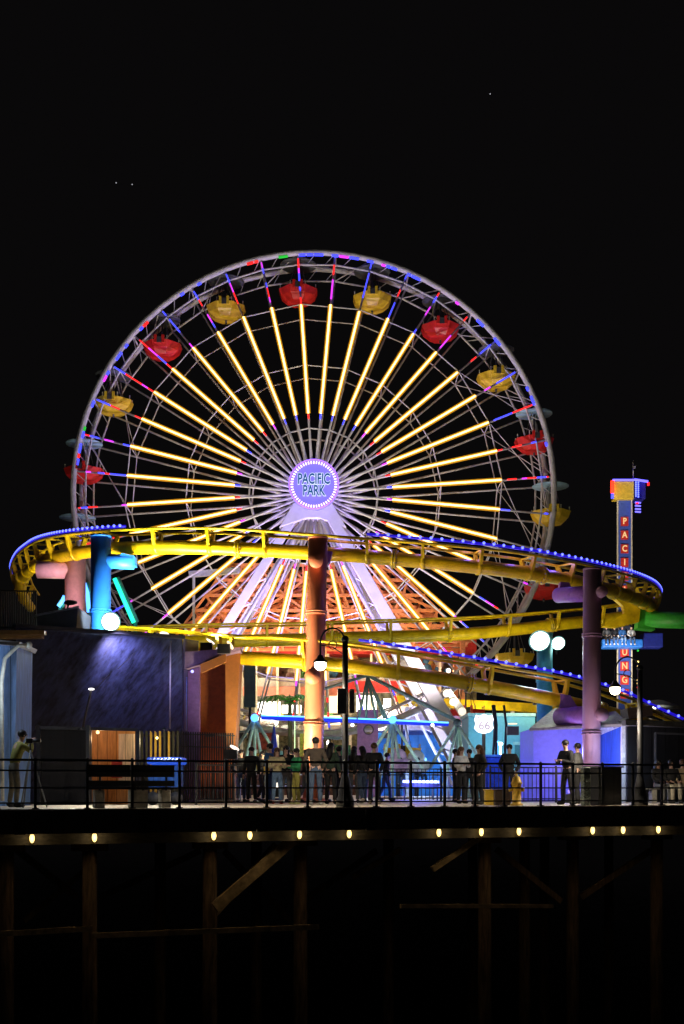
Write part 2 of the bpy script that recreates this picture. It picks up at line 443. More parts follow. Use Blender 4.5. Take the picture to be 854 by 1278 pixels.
# support legs
def leg(p, q, w1, w2, name='support_leg'):
    mb = MB(); p = Vector(p); q = Vector(q)
    d = (q - p).normalized(); x = d.cross(V(0, 1, 0)).normalized(); y = V(0, 1, 0)
    vs_ = [c + x * w / 2 * i + y * w * .38 * j for c, w in ((p, w1), (q, w2)) for i, j in ((-1, -1), (1, -1), (1, 1), (-1, 1))]
    mb.add(vs_, [(3, 2, 1, 0), (4, 5, 6, 7), (0, 1, 5, 4), (1, 2, 6, 5), (2, 3, 7, 6), (3, 0, 4, 7)])
    return mb.build(name, leg_steel, wheel, bevel=.03)
for Y in (60.6, 65.4):
    top = V(C.x, Y, C.z)
    lf = P(150, 986, 60.6); rf = P(612, 984, 60.6)
    lf = V(lf.x, Y, -.0); rf = V(rf.x, Y, 0)
    leg(top + V(-.35, 0, -.6), lf, .42, .52); leg(top + V(.35, 0, -.6), rf, .5, .85)
    # inner thin member running beside each leg
    for f_, s_ in ((lf, 1), (rf, -1)):
        a = top + V(0, 0, -.9); b = f_ + V(s_ * 1.15, 0, 0)
        mb = MB(); mb.tube([a, b], .09, 8)
        for k in range(3, 12):
            t = k / 12; c = a.lerp(b, t); d = (top + V(-.35 * s_, 0, -.6)).lerp(f_, t + .04)
            mb.tube([c, d], .04, 5)
        mb.build('leg_brace', leg_steel, wheel)
    mb = MB(); mb.prism([V(C.x - 1.0, Y - .2, C.z - .9), V(C.x + 1.0, Y - .2, C.z - .9), V(C.x + 1.75, Y - .2, C.z - 2.2), V(C.x + .3, Y - .2, C.z - 1.7), V(C.x - .3, Y - .2, C.z - 1.7), V(C.x - 1.75, Y - .2, C.z - 2.2)], (0, .4, 0)); mb.build('hub_bracket', leg_steel, wheel, bevel=.03)
# sign
SY = 59.9
sc_ = P(391.8, 604, SY)
sg = MB(); sg.lathe(sc_ + V(0, .12, 0), [(1.27, .25), (1.3, .2), (1.3, 0), (1.22, -.02)], 64, 'Y')
sign_face = emis('lavender sign face', (.25, .2, .98), .95)
sign = sg.build('round_sign', [sign_face], wheel)
mb = MB(); mb.tube([sc_ + V(1.27 * math.cos(t * PI / 32), .02, 1.27 * math.sin(t * PI / 32)) for t in range(64)], .035, 8, closed=True); mb.build('sign_rim', emis('violet rim neon', (.3, .12, 1), 2.2), sign)
for i in range(52):
    a = 2 * PI * i / 52
    d = V(math.cos(a), 0, math.sin(a))
    mb = MB(); mb.tube([sc_ + V(0, .06, 0) + d * 1.07, sc_ + V(0, .06, 0) + d * 1.2], .03, 6); mb.build('border_bulb', emis('pink white border bulb', (1, .72, .95), 2.2), sign)
wht = emis('letter outline', (.75, .85, 1), 1.15); teal = emis('letter teal', (.0, .09, .33), .7)
for body, dz, sz in (('PACIFIC', .26, .76), ('PARK', -.34, .76)):
    text_mesh(body, sz, sc_.x, sc_.y + .07, sc_.z + dz, wht, 'letter_outline', sign, .62, .045, .012)
    text_mesh(body, sz, sc_.x, sc_.y + .05, sc_.z + dz, teal, 'letters', sign, .62, .016, .012)

# gondolas
def gondola_proto(m, label, a):
    p = pol(a, RR - .1, DEP / 2)
    g = thing('gondola', p, label, 'gondola', 'gondolas hanging round the wheel')
    q = V(0, 0, 0) + p
    mb = MB(); mb.lathe(q + V(0, 0, -2.62), [(.5, .28), (.66, .32), (.98, .6), (1.1, .9), (1.12, .95), (1.05, .95), (.92, .65), (.45, .4)], 8, 'Z', PI / 8, smooth=False)
    mb.build('basket', m, g, bevel=.02)
    mb = MB(); mb.lathe(q + V(0, 0, -2.1), [(.85, 0), (.9, .08), (.5, .1)], 8, 'Z', PI / 8, smooth=False); mb.build('seat', m, g)
    mb = MB()
    for k in (-1, 1):
        mb.box(q + V(k * .2, -1.08, -1.68), (.14, .1, .42)); mb.box(q + V(k * .2, 1.08, -1.68), (.14, .1, .42))
    mb.build('door_frame', m, g)
    mb = MB(); mb.box(q + V(0, -1.1, -1.72), (.26, .04, .3)); mb.build('door_gap', dark_steel, g)
    mb = MB(); mb.tube([q + V(0, 0, 0), q + V(0, 0, -2.5)], .05, 6)
    for k in (-1, 1):
        for j in (-1, 1): mb.tube([q + V(k * .12, j * .12, -.1), q + V(k * .45, j * .75, -1.65)], .02, 5)
    mb.build('hanger_rod', dark_steel, g)
    mb = MB()
    for k in range(8):
        t = PI / 8 + k * PI / 4; mb.tube([q + V(1.03 * math.cos(t), 1.03 * math.sin(t), -1.65), q + V(1.03 * math.cos(t), 1.03 * math.sin(t), -1.45)], .03, 5)
    mb.build('peg', mat('pale pegs', (.5, .5, .4), .4), g)
    mb = MB(); mb.lathe(q + V(0, 0, -.28), [(.98, 0), (1.0, .04), (.6, .12), (.1, .2)], 16)
    mb.build('canopy', pale_blue, g)
    return g
def copy_tree(o, parent=None, m=None):
    c = o.copy(); col.objects.link(c); c.parent = parent
    for ch in o.children: copy_tree(ch, c)
    return c
glab = {}
order = ['at the very top of the wheel', 'first to the right of the top', 'second to the right of the top', 'third to the right of the top, at two o\'clock', 'on the upper right, just below two o\'clock', 'at the right side of the wheel, at three o\'clock', 'just behind the violet arm at the right', 'next to the bright cold floodlights', 'behind the shield sign near the wheel\'s foot', 'low, right of the wheel\'s lowest point', 'at the very bottom of the wheel']
pr = {}
for i in range(20):
    k = (5 - i)            # steps clockwise from the top (94 deg = i 5)
    a = A0 + 2 * PI * i / 20
    cw = (5 - i) % 20
    ccw = (i - 5) % 20
    colr = 'red' if (i - 5) % 2 == 0 else 'yellow'
    if cw <= 10: lab = f'{colr} gondola hanging ' + order[cw]
    else:
        lab = f'{colr} gondola hanging ' + {1: 'just left of the topmost one', 2: 'at eleven o\'clock on the upper left', 3: 'at ten o\'clock on the upper left', 4: 'at the left side beside a blue canopy', 5: 'at nine o\'clock behind the track', 6: 'low on the left behind the pink column', 7: 'low on the left behind the dark blue wall', 8: 'behind the orange building at lower left', 9: 'left of the wheel\'s lowest point'}[ccw]
    mm = red_fg if colr == 'red' else yel_fg
    if colr not in pr: pr[colr] = g = gondola_proto(mm, lab, a)
    else:
        g = copy_tree(pr[colr]); g.location = pol(a, RR - .1, DEP / 2); g['label'] = lab
# high canopies get the darker copy, dimness put into the colour
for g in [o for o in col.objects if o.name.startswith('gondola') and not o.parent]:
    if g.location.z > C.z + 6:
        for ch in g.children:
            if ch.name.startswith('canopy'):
                ch.data = ch.data.copy(); ch.data.materials[0] = dim_can

# orange-lit truss tower behind the wheel
lat = thing('steel_lattice', P(400, 998, 70), 'orange-lit steel lattice standing behind the ferris wheel legs', 'lattice')
om = mat('orange lit steel', (.82, .32, .15), .5, var=.2); gm = mat('grey lattice steel', (.32, .33, .24), .6, var=.4)  # orange light on the lattice is put into its base colour
LB = [P(215, 800, 70), P(585, 800, 70)]; LT = [P(285, 705, 70), P(490, 705, 70)]
mb = MB()
nx, nz_ = 11, 5
def lp(u, v, y): 
    a = LB[0].lerp(LB[1], u); b = LT[0].lerp(LT[1], u); p = a.lerp(b, v); p.y += y; return p
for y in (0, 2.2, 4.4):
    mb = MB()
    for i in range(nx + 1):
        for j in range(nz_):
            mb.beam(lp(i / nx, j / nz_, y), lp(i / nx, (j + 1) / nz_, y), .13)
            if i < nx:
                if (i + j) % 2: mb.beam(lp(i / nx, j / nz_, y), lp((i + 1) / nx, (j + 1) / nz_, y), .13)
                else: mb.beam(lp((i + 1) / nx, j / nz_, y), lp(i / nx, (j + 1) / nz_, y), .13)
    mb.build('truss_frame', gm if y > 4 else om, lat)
    for j in range(nz_ + 1):
        mb = MB(); mb.beam(lp(-.01, j / nz_, y), lp(1.01, j / nz_, y), .17); mb.build('chord', om, lat)
mb = MB()
for i in range(nx + 1):
    for j in range(0, nz_ + 1): mb.beam(lp(i / nx, j / nz_, 0), lp(i / nx, j / nz_, 4.4), .12)
for i in range(nx):
    for j in range(nz_): mb.beam(lp(i / nx, j / nz_, 0), lp((i + 1) / nx, (j + 1) / nz_, 2.2), .09); mb.beam(lp((i + 1) / nx, j / nz_, 2.2), lp(i / nx, (j + 1) / nz_, 4.4), .09)
mb.build('cross_member', om, lat)
mb = MB()
for (u, ) in ((0.02,), (.98,)):
    for y in (0, 4.4): q = lp(u, 0, y); mb = MB(); mb.beam(q, V(q.x, q.y, 0), .3); mb.build('leg', om, lat)
mb = MB(); mb.beam(P(236, 717, 69.6), P(300, 712, 69.6), .3, .35); mb.beam(P(242, 717, 69.6), P(242, 800, 69.6), .14); mb.build('walkway', mat('grey steel', (.4, .44, .5), .5), lat)

# ------------------------------------------------------------------ roller coaster
coast = thing('roller_coaster', G(395, 38), 'yellow steel roller coaster looping in front of the ferris wheel on coloured columns', 'roller coaster')
def track(pts, tie_step=1.45, r=.235, gauge=.4, tie0=0.3, skip=None, rr_=.05):
    """pts: (px, py of spine, py of rails, Y)"""
    q = []
    for px, ps, pr_, Y in pts:
        a = P(px, ps, Y); b = P(px, pr_, Y); q.append((a.x, a.y, a.z, b.z))
    q = catmull(q, .3)
    sp = [V(*p[:3]) for p in q]
    mb = MB(); mb.tube(sp, r, 16); mb.build('track_spine', yellow_track, coast)
    L_, R_, N_ = [], [], []
    for i, p in enumerate(q):
        d = sp[min(i + 1, len(q) - 1)] - sp[max(i - 1, 0)]; d.z = 0; d.normalize(); nrm = V(-d.y, d.x, 0)
        L_.append(V(p[0], p[1], p[3]) + nrm * gauge); R_.append(V(p[0], p[1], p[3]) - nrm * gauge); N_.append((nrm, d))
    for rp in (L_, R_):
        mb = MB(); mb.tube(rp, rr_, 8); mb.build('rail', yellow_track, coast)
    fl = 0
    for i in range(2, len(q) - 2):
        fl += (sp[i] - sp[i - 1]).length
        if fl > 5.2:
            fl = 0; d = (sp[i + 1] - sp[i - 1]).normalized(); c = sp[i]; x_ = d.cross(V(0, 0, 1)).normalized(); y_ = x_.cross(d)
            for o_ in (-.045, .045): mb = MB(); mb.tube([c + d * (o_ - .03), c + d * (o_ + .03)], r + .08, 20); fl_ = mb.build('flange', yellow_track, coast)
            mb = MB()
            for k in range(10): t_ = 2 * PI * k / 10; e_ = (x_ * math.cos(t_) + y_ * math.sin(t_)) * (r + .05); mb.tube([c + d * -.12 + e_, c + d * .12 + e_], .018, 6)
            mb.build('flange_bolts', mat('galvanised bolts', (.3, .29, .27), .4), fl_)
    acc = tie0; last = None
    for i in range(1, len(q)):
        acc += (sp[i] - sp[i - 1]).length
        if acc >= tie_step:
            acc = 0; nrm, d = N_[i]; c = sp[i]; h = q[i][3] - c.z; t = d * .05
            mb = MB()
            g = gauge
            for s_ in (1, -1):
                o_ = nrm * s_
                mb.prism([c + o_ * r * .55 + V(0, 0, r * .7) - t, c + o_ * r * 1.0 + V(0, 0, -r * .1) - t, c + o_ * g * .92 + V(0, 0, h * .45) - t, c + o_ * (g + .05) + V(0, 0, h) - t, c + o_ * (g - .1) + V(0, 0, h) - t, c + o_ * g * .55 + V(0, 0, h * .62) - t], t * 2)
            mb.lathe(c, [(r + .03, -.06), (r + .03, .06)], 16) if False else None
            mb.tube([c - d * .07, c + d * .07], r + .035, 16)
            mb.beam(c + nrm * (g) + V(0, 0, h - .02), c - nrm * (g) + V(0, 0, h - .02), .1, .05)
            mb.build('cross_tie', yellow_track, coast)
    return L_, R_, q
trA = [(38, 758, 742, 56), (29, 745, 728, 54), (25, 729, 712, 52), (31, 717, 697, 50), (43, 707, 686, 47.5), (62, 698, 676, 45), (100, 690, 669, 42.5), (165, 684, 664, 41), (250, 683.5, 662, 40.3), (320, 686, 665, 40), (385, 690, 670, 39.8), (450, 694, 675, 39.5), (560, 704, 684, 39.3), (640, 713, 693, 39.8), (700, 722, 703, 41), (748, 733, 713, 43), (785, 744, 723, 46), (807, 753, 733, 49.5), (814, 761, 744, 52.5), (806, 764, 751, 55)]
A_L, A_R, A_q = track(trA, 1.65)
trB = [(806, 764, 751, 55), (790, 768, 753, 56), (750, 774, 758, 56), (700, 779, 763, 55), (640, 786, 768, 54), (560, 792.5, 773, 53), (440, 796, 776.5, 52), (383, 798, 779, 51.5), (250, 801, 781, 51), (160, 803, 784, 50.5)]
B_L, B_R, B_q = track(trB, 2.6, r=.28)
trC = [(60, 803, 778, 43), (156, 808, 784, 42), (230, 815, 789, 41), (300, 821, 795, 39.5), (383, 826.5, 800.5, 38.6), (450, 833, 807, 38.1), (560, 849, 824, 38), (640, 863, 838, 38.6), (700, 875, 849, 39.6), (760, 890, 866, 40.5), (800, 902, 882, 41), (850, 915, 904, 41)]
C_L, C_R, C_q = track(trC, 2.9, tie0=1.6)
# columns: (base px, top px, top py, Y, mat, r, label)
def column(px0, px1, py1, Y, r, m, label, stubs=(), lean=0):
    b = G(px0, Y); t = P(px1, py1, Y)
    mb = MB(); mb.tube([b, t], r, 24); mb.tube([b, b + (t - b) * .015], r * 1.5, 24); c = mb.build('support_column', m, coast); c['label'] = label
    mb = MB(); mb.tube([t, t + V(0, 0, .06)], r * 1.04, 24); mb.build('column_cap', m, c)
    for f_ in (.3, .72):
        q_ = b.lerp(t, f_); ax_ = (t - b).normalized()
        for o_ in (-.04, .04): mb = MB(); mb.tube([q_ + ax_ * (o_ - .025), q_ + ax_ * (o_ + .025)], r * 1.12, 24); mb.build('joint_flange', m, c)
    for (px, py, rs, dx, dl) in stubs:
        q = P(px, py, Y)
        mb = MB(); mb.tube([q + V(dx, -dl, 0), q + V(0, 1.6, 0)], rs, 20); mb.tube([q + V(dx, -dl - .05, 0), q + V(dx, -dl, 0)], rs * 1.08, 20); mb.build('stub_pipe', m, c)
    return c
column(390, 397, 673, 38.3, .32, salmon, 'salmon pink support column', [(395, 703, .22, 0, .5), (391, 846, .24, 0, .5)])
column(738, 739.5, 712, 37.6, .29, purple_c, 'mauve support column', [(748, 741, .17, .0, .42), (748, 893, .2, .0, .42)])
column(125, 126, 671, 40.5, .35, blue_c, 'bright blue support column')
column(94, 94, 692, 44, .39, pink_c, 'dusty pink support column')
column(680, 680, 792, 46, .31, cyan_c, 'turquoise support column')
mb = MB(); mb.tube([P(126, 700, 40.5), P(167, 702, 40.5)], .26, 16); mb.build('support_arm', blue_c, coast)
mb = MB(); mb.prism([P(144, 702, 40.3), P(152, 690, 40.3), P(168, 694, 40.3), P(169, 706, 40.3)], (0, .4, 0)); mb.build('support_gusset', blue_c, coast)
mb = MB(); mb.tube([P(94, 712, 44), P(47, 711, 44)], .33, 16); mb.build('support_arm', pink_c, coast)
mb = MB(); mb.tube([P(735, 741, 38), P(697, 743, 39.6)], .26, 16); mb.prism([P(697, 748, 39.5), P(700, 726, 39.5), P(711, 727, 39.5), P(718, 745, 39.5)], (0, .4, 0)); mb.build('support_arm', violet_c, coast)
mb = MB(); mb.tube([P(735, 892, 38), P(699, 895, 39.4)], .3, 16); mb.prism([P(698, 900, 39.3), P(700, 866, 39.3), P(712, 868, 39.3), P(726, 890, 39.3)], (0, .5, 0)); mb.build('support_arm', violet_c, coast)
mb = MB(); mb.tube([P(806, 773, 51), P(905, 776, 50)], .36, 20); mb.prism([P(796, 784, 50.8), P(800, 757, 50.8), P(812, 752, 50.8), P(818, 786, 50.8)], (0, .7, 0)); mb.build('support_arm', green_c, coast)
mb = MB(); mb.prism([P(758, 738, 50.6), P(776, 742, 50.6), P(800, 752, 50.6), P(798, 776, 50.6), P(770, 783, 50.6), P(752, 782, 50.6), P(780, 765, 50.6), P(778, 756, 50.6)], (0, .4, 0)); mb.build('support_gusset', yellow_track, coast)
mb = MB(); mb.prism([P(395, 688, 38.9), P(415, 688, 38.9), P(412, 700, 38.9), P(403, 714, 38.9), P(398, 716, 38.9)], (0, .4, 0)); mb.build('support_gusset', violet_c, coast)
# strings of blue bulbs along the rails
def string(path, px0, px1, step, label, up=.16, br=.05):
    pts = [p for p in path if px0 <= p.x / p.y * F + 427 <= px1]
    o = thing('string_light', pts[0], label, 'string light', 'blue string lights on the coaster rails')
    pts = [p + V(0, 0, up) for p in pts]
    mb = MB(); mb.tube(pts, .05, 6); mb.build('halo_cord', bulb_halo_blue, o)
    acc = 0; k = 0
    for i in range(1, len(pts)):
        seg = pts[i] - pts[i - 1]; ln = seg.length
        while acc + ln >= step and k < 98:
            t = (step - acc) / ln; pts_i = pts[i - 1] + seg * t
            mb = MB(); mb.sphere(V(0, 0, 0), br, 8, 6) ; b = mb.build('bulb', bulb_blue, o, origin=pts_i + V(0, -.07, .02)); b.location = pts_i + V(0, -.07, .02) - o.location
            b.data.transform(Matrix.Translation(pts_i + V(0, -.07, .02)))
            k += 1
            pts[i - 1] = pts_i; seg = pts[i] - pts_i; ln = seg.length; acc = 0
        acc += ln
    return o
nearA = A_R if A_R[len(A_R)//2].y < A_L[len(A_L)//2].y else A_L
nearC = C_R if C_R[len(C_R)//2].y < C_L[len(C_L)//2].y else C_L
farA = A_L if nearA is A_R else A_R
half = [p for p in nearA][:]
im = max(range(len(nearA)), key=lambda i: nearA[i].x)
string(nearA[:im], 455, 900, .36, 'string of blue bulbs along the right half of the upper coaster track')
string(nearC, 445, 900, .38, 'string of blue bulbs along the lower coaster track')
il = min(range(len(farA)), key=lambda i: farA[i].x)
il = min(range(len(nearA)), key=lambda i: nearA[i].x)
string(nearA[il:], -50, 158, .26, 'dense string of violet-blue bulbs round the left bend of the coaster', .12, .05)
for px_ in (420, 470, 530, 590, 650, 700):
    q_ = min(nearA[:im] + nearA, key=lambda p: abs(p.x / p.y * F + 427 - px_) + (100 if p.y > 45 else 0))
    light('POINT', 'string_glow', q_ + V(0, .4, .12), 26, (.22, .12, 1), coast, size=.1)
for px_ in (470, 540, 610, 690):
    q_ = min(nearC, key=lambda p: abs(p.x / p.y * F + 427 - px_))
    light('POINT', 'string_glow', q_ + V(0, .5, .2), 16, (.25, .12, 1), coast, size=.1)

# ------------------------------------------------------------------ drop tower
TY = 75.0
tow = thing('drop_tower', G(780, TY), 'tall drop tower ride with blue face, red letter tiles and yellow glowing top', 'drop tower')
def TB(x0, y0, x1, y1, Y=TY, dep=.1):
    a = P(x0, y0, Y); b = P(x1, y1, Y); return ((a.x + b.x) / 2, Y + dep / 2, (a.z + b.z) / 2), (abs(b.x - a.x), dep, abs(b.z - a.z))
mb = MB(); mb.box(*TB(771.5, 600, 788.5, 1005, TY + .1, .35)); mb.build('shaft', mat('tower steel', (.2, .19, .2), .5), tow)
for x in (770.4, 788.0):
    mb = MB(); mb.box(*TB(x, 624, x + 1.5, 990, TY - .04, .12)); mb.build('edge_trim', mat('cream trim', (.8, .74, .55), .5), tow)
bl = MB(); bl.box(*TB(772.2, 624, 787.8, 990, TY + .02, .08)); bl = bl.build('face_panel', mat('blue sign panel', (.06, .12, .55), .5, var=.1), tow)
red_t = mat('red tile', (.72, .04, .03), .5); crm = emis('lit letter', (1, .66, .3), .8)
for i, ch in enumerate('PACIFIC'):
    y = 650.7 + 17.1 * i; c, s_ = TB(775.2, y - 5.6, 784.6, y + 5.6, TY - .04, .06)
    mb = MB(); mb.box(c, s_); t = mb.build('letter_tile', red_t, tow)
    text_mesh(ch, .56, c[0], TY - .06, c[2], crm, 'letter', t, .85, .012, .01)
for i, ch in enumerate('PLUNGE'):
    y = 779.6 + 17.3 * i; c, s_ = TB(774.6, y - 5.8, 785.2, y + 5.8, TY - .04, .06)
    mb = MB(); mb.box(c, s_); t = mb.build('letter_tile', red_t, tow)
    text_mesh(ch, .6, c[0], TY - .06, c[2], crm, 'letter', t, .85, .012, .01)
mb = MB(); mb.box(*TB(766.5, 600.5, 791.5, 623, TY - .3, .7)); mb.build('head_box', mat('yellow head panel', (.78, .55, .05), .45), tow, bevel=.03)
mb = MB(); mb.box(*TB(792.5, 601, 806, 622, TY - .1, 1.4)); mb.build('head_side_box', mat('dark blue head', (.03, .03, .3), .5), tow)
def strip(x0, y0, x1, y1, m, w=.1, n=None, Y=TY - .45, par=tow, name='led_strip'):
    a, b = P(x0, y0, Y), P(x1, y1, Y); mb = MB()
    if n:
        for i in range(n): mb.sphere(a.lerp(b, i / (n - 1)), w * .8, 6, 4)
    else: mb.beam(a, b, w, w)
    return mb.build(name, m, par)
strip(765, 599, 792, 599, emis('violet blue led', (.12, .1, 1), 3), .1)
strip(792, 598.5, 809, 601, emis('violet blue led', (.12, .1, 1), 3), .12)
strip(764.6, 600, 764.6, 615, emis('hot red led', (1, .03, .01), 3), .2); strip(764.6, 616, 764.6, 622, led_blue, .15)
strip(794, 600, 794, 619, bulb_blue, .07, 9); strip(797, 600, 797, 620, bulb_blue, .07, 9)
strip(809.5, 602, 809.5, 606, led_red, .12)
for y in (627, 631, 635, 638.5): strip(793, y, 800, y + .6, emis('violet blue led', (.12, .1, 1), 3), .08)
strip(794, 628, 797, 628, led_red, .1)
mb = MB(); mb.tube([P(790.5, 600, TY), P(790.5, 575, TY)], .03, 6); mb.box(P(792, 583, TY), (.2, .03, .15)); mb.build('mast', white_steel, tow)
for y, c_ in ((812, led_green), (826, deck_lamp), (832, deck_lamp), (849, deck_lamp), (853, deck_lamp), (858, led_red)):
    p = P(796.5, y, TY - .2); mb = MB(); mb.sphere(p, .07, 6, 4); mb.build('indicator_light', c_, tow)
light('POINT', 'head_fill', P(779, 612, 73), 60, (1, .85, .6), tow, size=.3)  # added light with no lamp, brightens the tower head
car = thing('ride_carriage', P(780, 803, 73.6), 'bright blue row of seats riding up the drop tower with passengers', 'ride seat')
mb = MB(); mb.box(*TB(752, 797.5, 803, 808, 73.2, 1.1)); mb.build('seat_row', mat('vivid blue', (.03, .2, .75), .4), car, bevel=.08)
mb = MB(); mb.box(*TB(803.5, 790, 828, 808, 74, 1.0)); mb.build('side_seat', mat('deep blue', (.01, .02, .22), .5), car, bevel=.05)
mb = MB(); mb.box(*TB(753, 781, 788, 797, 73.9, .2)); mb.build('seat_back', mat('navy pad', (.02, .03, .06), .6), car)
for i in range(5):
    p = P(756 + i * 8, 784, 73.1); mb = MB(); mb.tube([p, p + V(0, -.1, -.3), p + V(0, 0, -.6)], .05, 6); mb.build('shoulder_bar', white_steel, car)

light('POINT', 'seat_fill', P(775, 795, 71.8), 60, (.85, .9, 1), car, size=.2)  # added light with no lamp, brightens riders and seats
# ------------------------------------------------------------------ floodlights and lamps
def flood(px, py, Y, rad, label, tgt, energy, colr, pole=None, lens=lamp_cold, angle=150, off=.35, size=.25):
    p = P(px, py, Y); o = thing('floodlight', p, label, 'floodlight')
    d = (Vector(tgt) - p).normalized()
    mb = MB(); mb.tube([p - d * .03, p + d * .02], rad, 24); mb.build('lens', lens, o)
    mb = MB(); mb.tube([p - d * .04, p - d * .01], rad * 1.18, 24); mb.build('bloom_ring', ring_glow, o)
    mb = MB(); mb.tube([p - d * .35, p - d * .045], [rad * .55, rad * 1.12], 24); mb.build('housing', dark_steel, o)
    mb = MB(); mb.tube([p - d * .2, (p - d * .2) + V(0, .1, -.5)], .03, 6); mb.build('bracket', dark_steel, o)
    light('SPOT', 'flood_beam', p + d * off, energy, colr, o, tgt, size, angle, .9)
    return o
CW = (.75, .85, 1)
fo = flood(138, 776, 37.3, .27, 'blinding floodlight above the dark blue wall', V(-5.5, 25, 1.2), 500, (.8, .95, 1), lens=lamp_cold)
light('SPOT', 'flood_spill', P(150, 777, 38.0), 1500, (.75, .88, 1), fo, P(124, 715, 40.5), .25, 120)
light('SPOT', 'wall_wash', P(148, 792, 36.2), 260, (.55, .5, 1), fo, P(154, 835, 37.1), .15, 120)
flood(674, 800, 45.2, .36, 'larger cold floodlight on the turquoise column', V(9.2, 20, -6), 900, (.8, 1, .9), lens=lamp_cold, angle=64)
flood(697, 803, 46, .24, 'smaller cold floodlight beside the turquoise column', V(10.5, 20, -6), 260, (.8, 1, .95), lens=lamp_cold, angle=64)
def added_uplight(loc, tgt, energy, colr, label, angle=70, size=.3, Mname='floodlight'):  # unseen fixture with a spot, added to light its target
    p = Vector(loc); o = thing('floodlight', p, label, 'floodlight'); d = (Vector(tgt) - p).normalized()  # added fixture, unseen
    mb = MB(); mb.box(p - d * .2, (.4, .3, .3)); mb.build('housing', dark_steel, o)
    mb = MB(); mb.tube([p + d * .03, p + d * .06], .16, 12); mb.build('lens', emis('lens %s' % (label[:14]), colr, 1.6), o)
    light('SPOT', 'flood_beam', p + d * .15, energy, colr, o, tgt, size, angle, .8)
added_uplight((C.x - 7, 56.5, 3.2), C + V(-1, 0, 2), 5200, (1, .88, .76), 'warm floodlight aimed up at the left of the wheel', 95)  # unseen fixture, added to light the wheel
added_uplight((C.x + 7.5, 56.5, 3.2), C + V(1, 0, 2), 5200, (1, .88, .78), 'warm floodlight aimed up at the right of the wheel', 95)  # unseen fixture, added to light the wheel
added_uplight((C.x, 57.5, 4.6), V(C.x - .5, 60.6, 11), 9000, (.36, .24, 1), 'violet floodlight between the wheel legs', 105)  # unseen fixture, added to light its target
added_uplight((C.x + 4, 66, 3.6), V(C.x, 71, 12), 3600, (1, .68, .3), 'orange floodlight behind the wheel lighting the lattice right side', 130)  # unseen fixture, added to light the lattice
added_uplight((C.x - 4, 66, 3.6), V(C.x, 71, 12), 3600, (1, .68, .3), 'orange floodlight behind the wheel lighting the lattice left side', 130)  # unseen fixture, added to light the lattice
added_uplight(P(205, 793, 39.2), P(230, 690, 40.5), 2600, (1, .93, .6), 'warm floodlight on the dark wall roof lighting the coaster track', 140)  # unseen fixture, added to light the coaster track
added_uplight(P(262, 802, 39.6), P(330, 700, 40), 2300, (1, .92, .6), 'warm floodlight on the orange building roof lighting the coaster track', 150)  # unseen fixture, added to light the coaster track
added_uplight(P(286, 806, 37.2), P(396, 735, 38.3), 650, (1, .74, .45), 'small floodlight on the orange pillar top aimed at the salmon column', 90)  # unseen fixture, added to light the salmon column
mb = MB(); mb.tube([G(292, 36.8), P(292, 935, 36.8)], .03, 6); tag(mb.build('fill_pole', dark_steel), 'thin dark pole added to carry a small floodlight beside the spear fence', 'pole')  # pole added only to carry the fill light beside it
added_uplight(P(292, 935, 36.6), P(393, 745, 38.1), 1900, (1, .74, .42), 'warm floodlight on a thin pole lighting the salmon column', 75)  # unseen fixture, added to light the salmon column
added_uplight(G(346, 36.6, .5), P(345, 822, 39), 1300, (1, .93, .6), 'warm floodlight on the deck behind the crowd', 110)  # unseen fixture, added to light the track
added_uplight(P(66, 775, 46), P(50, 700, 46), 500, (1, .85, .5), 'floodlight behind the roof hut lighting the left track bend', 150)  # unseen fixture, added to light the left track bend
added_uplight((8.2, 48.5, 4.2), V(9.5, 54, 8.5), 900, (1, .85, .4), 'warm floodlight beneath the far coaster bend', 140)  # unseen fixture, added to light its target
added_uplight(P(640, 905, 40.5), P(640, 720, 40), 90, (1, .8, .6), 'small floodlight on the ground under the right part of the coaster', 80)  # unseen fixture, added to light its target
added_uplight(G(715, 36, .3), P(738, 830, 37.6), 260, (1, .7, .8), 'violet floodlight before the mauve column', 130)  # unseen fixture, added to light its target
added_uplight(G(778, 66, 2.0), P(778, 740, TY), 8000, (1, .88, .75), 'floodlight at the drop tower foot', 60)  # unseen fixture, added to light the shaft
added_uplight(P(72, 776, 40.2), P(90, 730, 44), 900, (1, .75, .75), 'pink floodlight lighting the dusty pink column', 140)  # unseen fixture, added to light the dusty pink column

